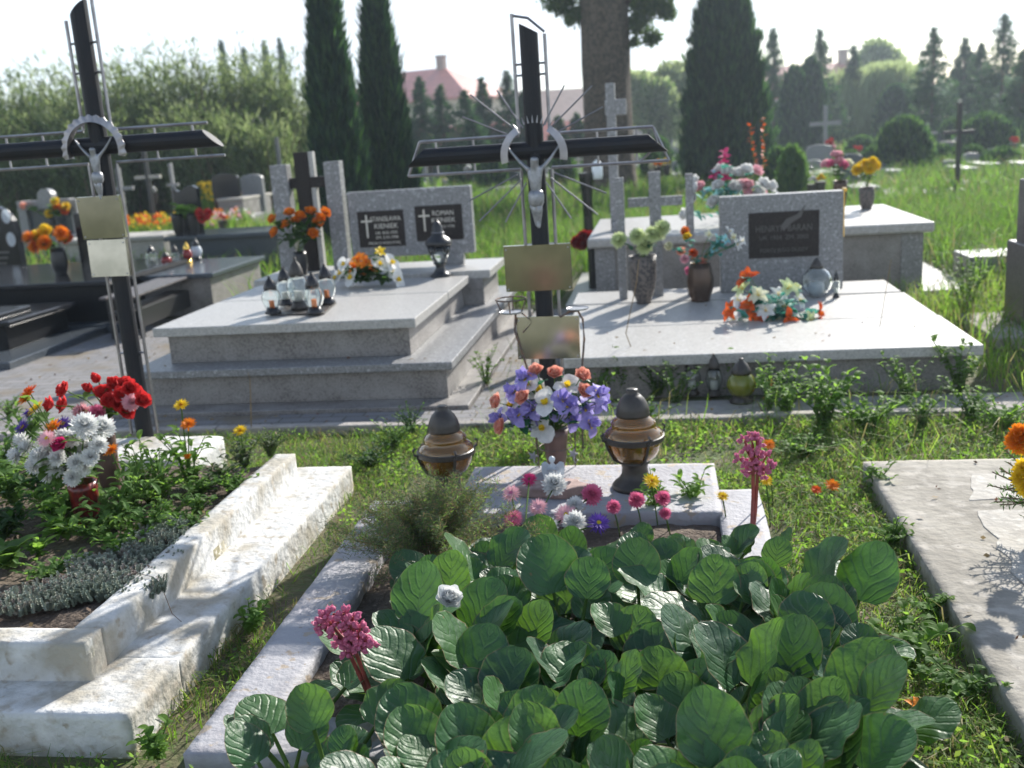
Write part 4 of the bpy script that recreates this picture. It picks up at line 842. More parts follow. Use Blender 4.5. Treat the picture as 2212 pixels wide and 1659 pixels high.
for px,py,ty,r,gm,lm,lab in ((330,572,530,.07,'glass','blackm','square clear lantern with black dome on the grey tomb behind the bench'),(361,576,543,.06,'redglass','lid','low red glass lantern next to the square lantern behind the bench'),(381,572,528,.055,'glass','lid','pale glass lantern with dark cap between two red lanterns'),(407,568,523,.055,'redglass','gold','tall bright red lantern with gold cap behind the bench'),(427,562,515,.065,'frost','blackm','white lantern with black dome, rightmost behind the bench')):
    b=G(px,py,zD); globe_lantern(lab,b,max(.14,hgt(px,ty,b)),r,gm,lm,'wax','lanterns on the grey tomb behind the bench')
for px,lab in ((388,'stout black vase with green leaves on the low dark tomb'),(421,'slim black vase with red flowers on the low dark tomb')):
    b=Vector((W(px,512,ye+.15).x,ye+.15,zE)); vase(lab,b,.30,.05,.075,.08,'blackm')
    if px==388: bq('broad pale green leaves in the stout black vase',b,b.y,[('leaf_bud','bud','paleg','paleg',.03,px_,py_) for px_,py_ in ((395,450),(410,455),(398,465))],(0,0,.28),'lf',26,.16,seed=17)
    else: bq('red flowers in the slim black vase on the low dark tomb',b,b.y,[('carnation','chrys','red','red',.06,px_,py_) for px_,py_ in ((430,460),(445,467),(436,472),(448,460))],(0,0,.28),'lf2',14,.10,seed=18)
# ================================================================ BERGENIA
def leaf_grid(rng,base,az,tilt,L,Wd,cup,wave,pet,droop=0):
    """broad obovate leaf on a thick petiole. returns verts,uv,faces,petiole pts"""
    nu,nv=8,10; fw=Vector((math.cos(az),math.sin(az),0)); up=Vector((0,0,1)); sd=fw.cross(up)
    ang=rad(tilt); p0=Vector(base); pa=max(ang,rad(58)); p1=p0+(fw*math.cos(pa)+up*math.sin(pa))*pet*.6; 
    a2=ang; p2=p1+(fw*math.cos(a2)+up*math.sin(a2))*pet*.5
    V=[];UV=[]; c=p2.copy(); a=ang; ph=rng.uniform(0,6); ph2=rng.uniform(0,6); tw=rng.uniform(-.35,.35)
    for j in range(nv+1):
        v=j/nv; wd=Wd*.5*math.sqrt(max(0,math.sin(math.pi*min(.985,(v*.93+.05))**.80)))*(1.0 if v<.97 else .9)
        d=fw*math.cos(a)+up*math.sin(a); nr=up*math.cos(a)-fw*math.sin(a)
        s2=(sd*math.cos(tw*v)+nr*math.sin(tw*v))
        for i in range(nu+1):
            u=-1+2*i/nu; e=abs(u)
            q=c+s2*u*wd+nr*(cup*wd*e*e*.9+wave*wd*(e**2)*math.sin(5*v*3+ph+u*1.5)*.5-.05*wd*math.exp(-(u*4)**2))
            if e>.99 or j==nv: q+=s2*u*.012*Wd*math.sin(v*60+ph2)
            V.append(q); UV.append((u,v))
        c=c+d*(L/nv); a+=rad(droop)/nv+ (0 if v<.5 else rad(droop)*.6/nv)
    F=[(j*(nu+1)+i,j*(nu+1)+i+1,(j+1)*(nu+1)+i+1,(j+1)*(nu+1)+i) for j in range(nv) for i in range(nu)]
    return V,UV,F,[p0,p1,p2]
def bergenia(label,name,leaves,rng,loc):
    t=thing(name,label,'plant',loc); V=[];UV=[];F=[];mi=[]; pm=MB()
    for (b,az,tilt,L,Wd,cup,wave,pet,droop) in leaves:
        v,uv,f,pp=leaf_grid(rng,Vector(b)-t.location,az,tilt,L,Wd,cup,wave,pet,droop); o=len(V); V+=v; UV+=uv; k=rng.choice((0,0,1,1,2)); F+=[tuple(i+o for i in q) for q in f]; mi+=[k]*len(f)
        pm.tube(pp,[.007,.006,.005],6)
    fastmesh('leaves',np.array([tuple(v) for v in V]),np.array(F),['berg1','berg2','berg3'],mi,t,np.array(UV),True)
    pm.build('leaf_stalks','stem',t,smooth=True); return t
rb=random.Random(77); SB=G(822,1569,.05)
CENTRES=[(.36,2.68,'bergenia clump leaning out over the right strip of the frame, upper'),(.38,2.38,'bergenia clump leaning out over the right strip of the frame, lower'),(.10,3.10,'bergenia clump between the rear clumps and the middle, right half'),(-.20,3.06,'bergenia clump just right of the fallen white bloom'),(-.44,2.13,'bergenia clump over the front strip of the frame, left of centre'),(-.84,2.14,'low bergenia clump covering the front left corner of the grey frame'),(-.50,1.98,'bergenia clump at the bottom left corner of the bed, below the pink flower spike'),(-.26,1.95,'dark bergenia clump at the bottom edge left of centre'),(.04,1.98,'bergenia clump with large round leaves at the bottom edge'),(.22,2.12,'bergenia clump at the bottom right of the bed'),
 (-.74,2.60,'bergenia clump beside the left pink flower spike'),(-.50,2.45,'bergenia clump in the middle left of the bed'),(-.14,2.42,'bergenia clump in the middle of the bed with a cobwebbed leaf'),(.20,2.48,'bergenia clump spilling over the right frame edge'),
 (-.64,2.95,'bergenia clump behind the fallen white bloom'),(-.36,2.90,'bergenia clump with upright cupped leaves at mid bed'),(-.02,2.92,'bergenia clump with tall upright leaves right of mid bed'),(.22,2.90,'bergenia clump by the right frame with sunlit edges'),
 (-.60,3.26,'small bergenia clump beside the wispy bush'),(-.34,3.28,'bergenia clump just in front of the cut asters'),(-.02,3.36,'bergenia clump at the back below the right flower spike'),(.24,3.34,'bergenia clump at the back right corner of the bed')]
for cx,cy,lab in CENTRES:
    lv=[]; bk=cy>3.05; n=13 if bk else 27
    for i in range(n):
        inner=i%4!=3; sz=rb.choice((.55,.7,.82,.92,1.0))*(.93 if cy<2.2 else 1)*rb.uniform(.93,1.07)*(.72 if bk else 1)*(.8 if cx<-.8 else 1)
        az=rad(90)+rb.uniform(-1.55,1.55) if inner else rad(-90)+rb.uniform(-1.5,1.5)
        til=rb.uniform(24,66) if inner else rb.uniform(-5,28)
        ox,oy=rb.uniform(-.14,.14),rb.uniform(-.17,.13)
        rx,ry=cx+ox,cy+oy; k_=ry/SB.y
        if -.02<SB.y-ry<.5 and abs(rx-SB.x*k_)<.12: continue
        lv.append(((cx+ox,cy+oy,.035),az,til,.180*sz,.190*sz,rb.uniform(-.08,.38),rb.uniform(.03,.22),(rb.uniform(.07,.20) if inner else rb.uniform(.08,.16))*(.55 if bk else 1),rb.uniform(-28,8)))
    bergenia(lab,'bergenia_plant',lv,rb,(cx,cy,.03))
def spike(label,px,base,topY,stalks,heads,hr,nb,seed):
    r_=random.Random(seed); t=thing('flower_spike',label,'flower spike',base)
    mb=MB(); hd=[W(x,y,topY)-base for x,y in heads]
    for (x,y) in stalks:
        p=W(x,y,topY)-base; mb.tube([(0,0,0),(p.x*.45+.005,p.y*.5,p.z*.5),p],[.0085,.007,.0055],8)
    c0=W(*stalks[0],topY)-base
    for h in hd: mb.tube([c0,(c0+h)/2+Vector((0,0,-.005)),h],.0035,5)
    mb.build('stalk','redstem',t,smooth=True)
    mb=MB()
    for h in hd:
        for i in range(nb):
            d=rdir(r_,-.6,1); mb.petal(h+d*hr*.35,d,rdir(r_,-1,1).cross(d).normalized(),hr*1.1,hr*.75,10,-20,0,.7,.5,4)
            mb.ball(tuple(h+d*hr*.8),hr*.36,5,0)
    mb.build('blossoms',['berg'],t,smooth=True); return t
b=G(822,1569,.08); b.z=.05
H1=[(x,y) for x,y in ((700,1330),(720,1325),(742,1325),(762,1332),(712,1348),(735,1345),(758,1350),(778,1358),(725,1372),(748,1370),(770,1378),(790,1385),(735,1395),(755,1396),(778,1398),(802,1392),(700,1360),(745,1408),(690,1345))]
spike('thick pink bergenia flower spike on a double red stalk at the left of the bed',0,b,b.y+.02,[(765,1400),(752,1405)],H1,.020,8,3)
b=G(1623,1180,.05); H2=[(x,y) for x,y in ((1622,942),(1608,952),(1634,948),(1640,960),(1612,972),(1628,975),(1655,985),(1598,992),(1610,1000),(1632,1002),(1662,1006),(1650,1012),(1636,1018),(1616,1020),(1668,1012),(1644,1030))]
spike('tall loose pink bergenia spike on a red stalk at the back right of the bed',0,b,b.y+.02,[(1637,1015),(1626,960)],H2,.021,8,4)
# fallen blooms
def single(label,p,kind,k,c,r,n,cat='flower',name='cut_flower',stem=None,seed=0):
    r_=random.Random(seed+int(p[0]*999)); t=thing(name,label,cat,p); f=MB(); flower(f,(0,0,0),n,kind,r,r_); f.build('bloom',[k,c],t)
    if stem is not None: mb=MB(); mb.tube([Vector(n).normalized()*-.004,Vector(stem)*.5+Vector((0,0,.01)),stem],[.0035,.003,.003],6); mb.build('stalk','stem',t)
    return t
single('fallen white artificial bloom lying on a bergenia leaf',W(970,1298,2.66),'rose','white','white',.05,(.3,-.5,.8),name='fallen_flower')
AS=[('white aster standing before the angel figurine',1197,1048,'white','cream',.042,'chrys',3.95),('dark pink aster right of the angel figurine',1278,1070,'pink','magenta',.036,'chrys',3.85),('round white aster behind the pink and yellow aster',1241,1091,'white','white',.028,'chrys',3.8),
('pink aster with yellow middle among the cut asters',1222,1113,'lpink','yellow',.036,'aster',3.7),('largest white cut aster at the front of the bunch',1241,1130,'white','white',.038,'chrys',3.62),('flat white aster left of the largest white one',1184,1137,'white','cream',.032,'aster',3.6),
('violet aster with yellow middle in front of the amber lantern',1293,1130,'violet','yellow',.034,'aster',3.6),('pink aster lying low at the left of the cut asters',1109,1121,'pink','pink',.03,'aster',3.6),('faded pink aster hanging beside the wispy bush',1104,1066,'lpink','pink',.03,'aster',3.8),
('bright pink button aster right of the violet aster',1325,1096,'pink','magenta',.024,'chrys',3.75),('bright pink aster below the amber lantern',1374,1081,'pink','magenta',.028,'chrys',3.8),('pink aster at the far right of the cut asters',1431,1077,'pink','magenta',.026,'chrys',3.8),('small pink aster, lowest of the right hand pair',1436,1110,'pink','magenta',.02,'chrys',3.75),
('withered pink aster left of the angel figurine',1143,1036,'magenta','brownfl',.026,'aster',3.95),('pale lilac drooping aster above the bergenia leaves',1163,1096,'lpink','lpink',.03,'aster',3.7),('yellow marigold in front of the amber lantern foot',1407,1040,'yellow','orange',.028,'marigold',3.85)]
vz_=Vector((-.55,3.55,.05))
for lab,px,py,k,c,r,kd,Y in AS:
    p=W(px,py,Y); q=(vz_-p)*(.95 if px<1300 else .0)
    if px>=1300: q=Vector((.02,.03,.03-p.z))
    single(lab,p,kd,k,c,r*1.4,(p.x+.5,-.7,.9),name='cut_aster',stem=q)
MG=[('orange marigold behind the right pink flower spike',1661,961,'orange',.03,4.1),('yellow marigold at the stalk of the right pink flower spike',1655,1038,'yellow',.03,3.9),('closed orange marigold in the grass left of the concrete slab',1763,1058,'dorange',.026,4.15),('open orange marigold in the grass left of the concrete slab',1798,1049,'orange',.036,4.2),('small yellow marigold between grey slab and pink spike',1561,1073,'yellow',.026,3.85)]
for lab,px,py,k,r,Y in MG:
    p=W(px,py,Y); single(lab,p,'marigold',k,'dorange',r,(.1,-.6,.9),name='marigold_flower',stem=Vector((.02,.05,-p.z)))
for lab,px,py,k in (('crumpled orange marigold fallen in the grass in mid strip',1846,1239,'orange'),('orange marigold petals fallen near the lower right edge',1983,1534,'orange')):
    p=G(px,py,.03); single(lab,p,'lily',k,'dorange',.045,(.3,-.2,1),name='fallen_flower')
# ================================================================ LEAFY PLANTS
def plant(label,loc,n,h,spread,ll,lw,lm,rng,name='leafy_plant',heads=[],cat='plant',stiff=.6,perstem=9,group=None,basal=0):
    t=thing(name,label,cat,loc,0,group); mb=MB(); o=Vector(loc)
    for s in range(n):
        a=rng.uniform(0,6.28); q=rng.random()**.6*spread; hh=h*rng.uniform(.55,1.05); tip=Vector((math.cos(a)*q,math.sin(a)*q,hh)); mid=Vector((tip.x*.35,tip.y*.35,hh*.55))
        mb.tube([(tip.x*.1,tip.y*.1,0),mid,tip],[.0035,.0028,.0015],5,0,False)
        for k in range(perstem):
            u=(k+rng.random())/perstem; p=(mid*(u*2) if u<.5 else mid.lerp(tip,(u-.5)*2)); a2=rng.uniform(0,6.28)
            leaf(mb,p,Vector((math.cos(a2),math.sin(a2),0)),Vector((0,0,1)),ll*rng.uniform(.6,1.15),lw*rng.uniform(.7,1.1),rng.uniform(10,60),-60,1,1.1)
    for k in range(basal):
        a2=rng.uniform(0,6.28); leaf(mb,(0,0,.01),Vector((math.cos(a2),math.sin(a2),0)),Vector((0,0,1)),ll*1.6*rng.uniform(.7,1.2),lw*1.3,rng.uniform(25,70),-55,1,1.0)
    mb.build('foliage',['stem',lm],t)
    for (px,py,k,r) in heads:
        p=W(px,py,o.y-.02)-o; f=MB(); flower(f,(0,0,0),(p.x*2,-.5,.8),'marigold',r,rng); f.build('bloom',[k,'dorange'],t,loc=p)
        m2=MB(); m2.tube([(0,0,0),(p.x*.4,p.y*.5,p.z*.5),p],.003,5); m2.build('flower_stalk','stem',t)
    return t
rp=random.Random(5)
zs=.21
plant('marigold plant with yellow and orange blooms right of the red roses',G(412,1048,zs),9,.27,.12,.06,.017,'lf',rp,'marigold_plant',[(391,875,'yellow',.036),(407,917,'orange',.04),(405,986,'orange',.02)])
plant('grey-leaved marigold plant with one yellow bloom at the far corner of the white surround',G(530,1010,zs),12,.14,.13,.035,.012,'fern',rp,'marigold_plant',[(519,931,'yellow',.036)])
plant('leafy marigold with one orange bloom in front of the brown tube vase',G(290,1110,zs),12,.25,.16,.06,.015,'lf2',rp,'marigold_plant',[(240,973,'orange',.036)])
plant('bright rosette of long leaves in the left bed below the red vase',G(140,1160,zs),3,.10,.05,.07,.018,'lf',rp,basal=14)
plant('small bright rosette near the stonecrop in the left bed',G(85,1200,zs),3,.07,.04,.05,.014,'lf',rp,basal=12)
plant('green weed with broad leaves at the left border of the bed',G(15,1230,zs),2,.08,.04,.08,.035,'lf2',rp,basal=8)
plant('dark leafy plant at the left edge behind the white chrysanthemums',G(30,1090,zs),12,.20,.14,.07,.02,'lf2',rp)
plant('leafy weed between the red vase and the soil patch',G(330,1150,zs),8,.14,.12,.055,.014,'lf2',rp)
plant('drooping leafy stems right of the brown tube vase',G(350,1075,zs),8,.24,.12,.05,.013,'lf',rp)
plant('dusty lavender-like tuft inside the far corner of the white surround',G(585,985,zs),26,.11,.10,.022,.006,'fern',rp,perstem=12)
plant('dense leafy weeds on the left behind the violet asters',G(20,1010,zs),12,.18,.18,.06,.016,'lf2',rp)
for lab,px,py,n,h,sp,ll,lw,m_ in (('marigold seedlings by the white block',330,1085,24,.10,.16,.04,.013,'lf'),('dense low weeds along the far soil patch',430,1065,24,.07,.2,.03,.011,'lf2'),('leafy growth in front of the red vase',215,1165,20,.09,.13,.045,.014,'lf2'),('weeds at the inner kerb before the far tuft',500,1060,20,.06,.14,.028,.010,'lf'),('green tangle left of the red vase',120,1120,24,.12,.16,.05,.015,'lf'),('low greens by the stonecrop right end',390,1150,18,.06,.12,.03,.010,'lf2'),
('low green seedlings in the middle of the left bed',270,1180,26,.06,.16,.03,.011,'lf'),('low green seedlings behind the stonecrop, left',110,1240,22,.05,.16,.03,.011,'lf2'),('scattered seedlings near the inner kerb of the left bed',370,1130,22,.05,.15,.028,.010,'lf'),('broad leafed clump behind the seedlings at mid bed',170,1110,18,.12,.16,.055,.018,'lf'),('thick green growth at the far left of the bed',5,1060,24,.2,.2,.05,.015,'lf2'),
('bushy leafy weed under the white chrysanthemums',105,1085,18,.16,.14,.06,.016,'lfd'),('leafy weed in front of the brown tube vase base',260,1140,14,.13,.14,.05,.014,'lf2'),('tall leafy stems behind the red vase in the left bed',200,1060,14,.24,.16,.06,.016,'lf2'),('low dark weed at the far left border of the soil',10,1160,16,.14,.14,.06,.018,'lfd'),('leafy stems just right of the tube vase',315,1060,16,.20,.14,.05,.013,'lf2'),('low grey-green weeds before the far corner tuft',480,1040,14,.09,.14,.03,.010,'fern'),('sprawling weed by the inner edge of the white surround',430,1110,8,.08,.12,.035,.012,'lf2'),('leafy clump left of the red roses',60,960,14,.22,.16,.06,.015,'lf2')):
    plant(lab,G(px,py,zs),n,h,sp,ll,lw,m_,rp,'weed')
# weeds in the grass and in front of the right tomb
for lab,px,py,n,h,sp,ll,lw,m_ in (('tall bushy green weed in front of the right tomb',1780,925,22,.36,.20,.055,.024,'lf'),('low spreading green weed right of the bushy one',1880,930,20,.20,.26,.05,.02,'lf'),('leafy weed by the kerb under the right end of the tomb',1990,925,10,.18,.14,.045,.016,'lf2'),
 ('weed with drooping leaves growing over the edge of the concrete slab',1895,1060,7,.12,.12,.04,.014,'lf2'),('green weed at the foot of the right tomb corner',2070,850,12,.30,.16,.05,.02,'lf2'),('brown seeding dock plant right of the right tomb',2085,690,24,.55,.28,.045,.016,'lf2'),
 ('low leafy weed growing in the gap beside the white surround',545,1362,10,.10,.09,.035,.014,'lf'),('small weed sprouting at the bottom between the two left graves',345,1640,9,.08,.08,.03,.014,'lf'),('leafy weed at the back edge of the grey slab',890,940,12,.20,.12,.028,.008,'lfd'),
 ('weed growing between the two granite tombs',1050,830,9,.26,.14,.04,.014,'lf2'),('green weed in front of the left end of the right tomb',1340,850,12,.26,.20,.04,.016,'lf2'),('weed between the cast-off lanterns',1570,845,7,.26,.10,.07,.02,'lf'),('green weed on the far left by the paved path',20,900,14,.14,.14,.03,.008,'lf2'),
 ('clump of young marigold leaves right of the pink flower spike',1500,1100,8,.16,.10,.05,.015,'lf'),('leafy marigold stems behind the bergenia, right of the amber lantern',1420,1120,6,.20,.08,.05,.015,'lf'),('weedy tuft with yellowing leaves at the right concrete edge',2100,905,14,.20,.2,.04,.014,'lf2'),
 ('weed against the front of the right tomb, near its left end',1290,865,14,.22,.18,.04,.014,'lf2'),('weed against the front of the right tomb, right of the jars',1710,868,14,.24,.2,.045,.016,'lf2'),('tall thin weed by the front of the right tomb, before the wreath',1660,885,12,.32,.16,.04,.014,'lf'),
 ('weed against the front of the right tomb, near its right corner',1960,870,14,.26,.18,.04,.014,'lf'),('sprawling weed over the kerb edging behind the amber lantern',1400,915,16,.14,.24,.035,.012,'lf2'),('weedy patch in front of the kerb edging, far right',2160,930,18,.16,.26,.045,.016,'lf'),
 ('feathery weed before the cast-off lanterns',1460,870,14,.24,.18,.035,.010,'lf2'),('bright weed at the left of the bushy one',1700,900,14,.22,.18,.045,.018,'lf'),('low tangled weed in the mid grass right of the pink spike',1740,985,20,.12,.26,.035,.013,'lf'),
 ('leafy weeds hugging the left side of the concrete slab',1925,1180,16,.10,.10,.03,.010,'lf'),('leafy weeds by the lower left side of the concrete slab',2010,1330,14,.08,.10,.026,.010,'lf'),('broad leafed weeds near the lower right corner',2080,1500,14,.08,.18,.03,.012,'lf2'),
 ('low weeds beside the bergenia on the right',1960,1420,18,.09,.18,.04,.018,'lf'),('weed clump behind the left amber lantern',850,965,18,.14,.2,.03,.009,'lf2'),('scruffy weeds behind the wispy bush',800,1010,18,.11,.18,.03,.010,'lfd'),('weed under the right tomb cover near its left corner',1420,855,12,.2,.16,.04,.013,'lfd')):
    plant(lab,G(px,py,.02),n,h,sp,ll,lw,m_,rp,'weed')
# dry weed canes in front of the right tomb
for lab,pts in (('thin bare dry stalk rising in front of the right tomb',[(1372,775),(1352,720),(1375,610),(1380,560)]),('thin grass stalk with seed head before the left tomb',[(543,935),(542,880),(540,820),(536,805)]),('tall slender grass stalk in front of the wreath, right',[(1888,790),(1892,755),(1905,680),(1925,560)])):
    b=G(pts[0][0],pts[0][1]+ (60 if 'tomb' in lab and 'left' not in lab else 0),.02); t=thing('dry_stalk',lab,'stalk',b); mb=MB(); mb.tube([(0,0,0)]+[W(x,y,b.y)-b for x,y in pts],[.004,.0035,.003,.0025,.002],5); mb.build('stalk','dry',t)
# wispy bush (annual asparagus-like haze of fine twigs)
def wispy(label,loc,R,H,n,rng):
    t=thing('wispy_bush',label,'plant',loc); mb=MB(); tips=[]
    for i in range(90):
        a=rng.uniform(0,6.28); q=rng.random()**.6; tip=Vector((R*q*math.cos(a),R*q*math.sin(a),H*math.sqrt(max(.05,1-q*q*.75))*rng.uniform(.7,1.05))); mid=Vector((tip.x*.3,tip.y*.3,tip.z*.5)); mb.tube([(tip.x*.05,tip.y*.05,0),mid,tip],[.0022,.0016,.001],3,0,False); tips+=[(mid,tip)]
    mb.build('twigs','dry',t)
    Vn=[];Fn=[];mi=[]
    for i in range(n):
        m_,tp=rng.choice(tips); p=m_.lerp(tp,rng.uniform(0,1.15))+rdir(rng,-1,1)*rng.uniform(0,.045); d=rdir(rng,-.3,1); L=rng.uniform(.008,.022); s=d.cross(rdir(rng,-1,1)).normalized()*.0013
        o=len(Vn); Vn+=[p-s,p+s,p+d*L+s*.3,p+d*L-s*.3]; Fn.append((o,o+1,o+2,o+3)); mi.append(rng.choice((0,0,0,1,2)))
    fastmesh('fine_leaves',np.array([tuple(v) for v in Vn]),np.array(Fn),['fern','dry','lf2'],mi,t); return t
wispy('wispy grey-green bush of hair-fine leaves left of the cut asters',G(940,1235,.04),.38,.34,42000,random.Random(9))
# stonecrop carpet: fat little upright shoots
def stonecrop(name,label,poly_pts,n,rng,hz,cat='stonecrop'):
    t=thing(name,label,cat,poly_pts[0]); o=Vector(poly_pts[0]); V=[];F=[]
    for i in range(n):
        c,rx,ry=rng.choice(poly_pts[1]); a=rng.uniform(0,6.28); q=math.sqrt(rng.random()); p=Vector((c[0]+rx*q*math.cos(a)*1.0,c[1]+ry*q*math.sin(a),zs))-o; lean=Vector((rng.uniform(-.5,.5),rng.uniform(-.5,.5),1)).normalized(); h=hz*rng.uniform(.5,1.1)
        side=lean.cross(Vector((1,0,0))).normalized(); s2=lean.cross(side)
        for k in range(8):
            u=k/8; pc=p+lean*h*(.25+.75*u); 
            for m_ in range(5):
                a=m_*1.257+k*.6; d=(side*math.cos(a)+s2*math.sin(a)); e=(d+lean*(.5+u)).normalized(); r=.0095*(1-.35*abs(u-.4)); w_=d.cross(lean)*.0024
                b_=len(V); V+=[pc-w_,pc+w_,pc+e*r+w_*.5,pc+e*r-w_*.5]; F.append((b_,b_+1,b_+2,b_+3))
    fastmesh('shoots',np.array([tuple(v) for v in V]),np.array(F),'sedum',None,t); return t
SP=[]
for px,py,rx,ry in ((330,1190,.13,.13),(300,1225,.16,.10),(240,1255,.16,.10),(180,1280,.16,.10),(110,1300,.14,.09),(40,1315,.14,.07),(270,1285,.14,.08),(360,1160,.09,.08),(200,1235,.08,.05)):
    g=G(px,py,zs); SP.append(((g.x,g.y),rx,ry))
sc_=stonecrop('stonecrop_carpet','grey-green stonecrop carpet covering the front of the left bed',(G(220,1270,zs),SP),2300,random.Random(2),.055)
sc_['kind']='stuff'
# trailing dead stonecrop stems over the kerb
for lab,pts in (('thin dry stem hanging over the upper step of the white surround',[(-1.83,2.95,.24),(-1.76,2.93,.268),(-1.69,2.91,.262),(-1.655,2.90,.215),(-1.62,2.87,.15),(-1.57,2.83,.142)]),):
    tw=thing('trailing_stem',lab,'dry stem',pts[0]); mb=MB(); mb.tube([Vector(p)-tw.location for p in pts],.0013,4); mb.build('stem','twig',tw)
# ================================================================ BACKGROUND VEGETATION
for k,c,t_,f in (('conif',(.022,.055,.038),(.05,.14,.05),.2),('conif2',(.045,.10,.045),(.12,.28,.06),.28),('conif_l',(.08,.15,.05),(.2,.38,.07),.32),('wil',(.11,.16,.065),(.28,.38,.12),.42),('wil2',(.19,.23,.12),(.40,.48,.20),.45),('wil3',(.05,.085,.035),(.12,.20,.06),.3),('pop',(.24,.31,.15),(.50,.62,.26),.50),
 ('oakl',(.05,.095,.035),(.14,.28,.06),.35),('oakl2',(.09,.14,.05),(.22,.36,.08),.38),('g1',(.105,.21,.032),(.28,.52,.05),.42),('g2',(.17,.25,.05),(.40,.56,.09),.42),('g3',(.06,.13,.03),(.15,.32,.04),.4),('g4',(.26,.23,.10),(.4,.36,.15),.3),('g5',(.085,.145,.045),(.2,.34,.07),.35)):
    M[k]=leafm(k+'_foliage',c,t_,f)
RS=np.random.RandomState(8)
def unit(v): return v/np.maximum(1e-6,np.linalg.norm(v,axis=1,keepdims=True))
def quads(P,Dv,L,Wd,rs):
    n=len(P); Dv=unit(Dv); s=unit(np.cross(Dv,rs.normal(size=(n,3))))*(Wd/2)[:,None]; tip=P+Dv*L[:,None]; mid=P+Dv*L[:,None]*.45
    V=np.stack([P-s*.35,mid-s,mid+s,P+s*.35,tip],1).reshape(-1,3); b=np.arange(n)*5
    F=np.concatenate([np.stack([b,b+3,b+2,b+1],1),np.stack([b+1,b+2,b+4,b+4],1)])
    return V,F
def quad4(P,Dv,L,Wd,rs):
    n=len(P); Dv=unit(Dv); s=unit(np.cross(Dv,rs.normal(size=(n,3))))*(Wd/2)[:,None]; tip=P+Dv*L[:,None]; mid=P+Dv*L[:,None]*.5
    V=np.stack([P,mid-s,tip,mid+s],1).reshape(-1,3); b=np.arange(n)*4
    return V,np.stack([b,b+1,b+2,b+3],1)
def tree(name,label,loc,h,crown,trunk,group=None,cat='tree'):
    t=thing(name,label,cat,loc,0,group); r0,hh=trunk
    mb=MB(); mb.tube([(0,0,-.1),(r0*.2,0,hh*.5),(0,0,hh)],[r0,r0*.8,r0*.5],10); mb.build('trunk','bark',t)
    P,Dv,L,Wd,mats,core=crown; V,F=quad4(P,Dv,L,Wd,RS); k=RS.choice(len(mats),len(F)); 
    fastmesh('crown',V,F,mats,k,t)
    return t
def prof_col(u): return np.minimum(1,u*5+.5)*(1-u)**.42
def conifer(label,px,pyt,pyb,Y,wpx_,n,name='cypress',shape='col',mats=('conif','conif','conif2'),group=None,up=.9,L=.28,Wd=.03,z0=.0):
    base=W(px,pyb,Y); top=W(px,pyt,Y); h=top.z; R=wpx_*Y/FPX/2; rs=RS
    u=rs.rand(n)**.9; th=rs.rand(n)*6.283
    if shape=='col': r=R*prof_col(u)
    elif shape=='cone': r=R*np.minimum(1,u*5+.7)*(1-u)**.75
    elif shape=='egg': r=R*np.sqrt(np.maximum(0,1-(np.maximum(0,(u-.25))/.75)**2.4))*np.minimum(1,u*4+.75)
    elif shape=='ball': r=R*np.sqrt(np.maximum(0,1-(2*u-1)**2*.98))
    lump=1+.13*np.sin(th*5+u*23)*np.cos(u*17)+.10*np.sin(th*9-u*41)+.07*np.sin(u*60+th*3)+.06*rs.randn(n)
    q=(1-rs.rand(n)**2.2*.55)
    rr=r*lump*q; P=np.stack([rr*np.cos(th),rr*np.sin(th),z0+u*(h-z0)*.97],1); out=np.stack([np.cos(th),np.sin(th),np.zeros(n)],1)
    Dv=out*(1-up)+np.array([0,0,1])*up+rs.normal(size=(n,3))*.18
    t=tree(name,label,(base.x if False else top.x,Y,0),h,(P,Dv,L*rs.uniform(.6,1.3,n),Wd*rs.uniform(.7,1.4,n),list(mats),None),(max(.05,R*.12),h*.8),group,'tree' if h>1.6 else 'shrub')
    # solid dark core added inside the crown to block the sky
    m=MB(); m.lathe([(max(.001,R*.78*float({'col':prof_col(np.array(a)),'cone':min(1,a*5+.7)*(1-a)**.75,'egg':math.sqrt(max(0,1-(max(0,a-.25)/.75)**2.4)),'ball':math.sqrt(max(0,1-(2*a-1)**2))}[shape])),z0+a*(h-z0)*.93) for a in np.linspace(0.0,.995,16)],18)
    m.v=[(x*(1+.12*noise.noise(Vector((x*2,y*2,z*1.5)))),y*(1+.12*noise.noise(Vector((x*2,y*2,z*1.5)))),z) for x,y,z in m.v]; m.build('dark_core',mats[0],t)
    return t
conifer('tall dark columnar cypress left of the twin plaque headstone',690,-60,470,16,116,16000,L=.30)
conifer('tall dark columnar cypress directly behind the twin plaque headstone',805,-18,470,17.5,112,16000,L=.30)
conifer('huge dark conical thuja behind the right headstone',1562,-75,400,24,182,24000,'thuja','col',L=.32,Wd=.045)
conifer('small green thuja left of the pots of pink flowers',1712,322,405,18,62,2500,'thuja','egg',mats=('conif2','conif_l','conif_l'),L=.14,Wd=.03)
conifer('rounded thuja left of a pair near the red roof',1716,150,335,40,58,4500,'thuja','egg',L=.3,Wd=.07)
conifer('rounded thuja right of a pair near the red roof',1752,130,335,41,58,4500,'thuja','egg',L=.3,Wd=.07)
conifer('dome topped dark thuja in front of the weeping willow',1935,192,312,44,72,4500,'thuja','egg',L=.3,Wd=.07)
conifer('dome topped dark thuja right of the weeping willow',1990,198,300,46,58,4500,'thuja','egg',L=.3,Wd=.07)
conifer('rounded bushy thuja standing in the tall grass',1955,262,375,26,98,6000,'thuja','egg',mats=('conif','conif2','conif_l'),L=.2,Wd=.05)
conifer('low broad rounded thuja beyond the pole cross',2132,254,335,31,100,6000,'thuja','egg',mats=('conif','conif2','conif_l'),L=.2,Wd=.06)
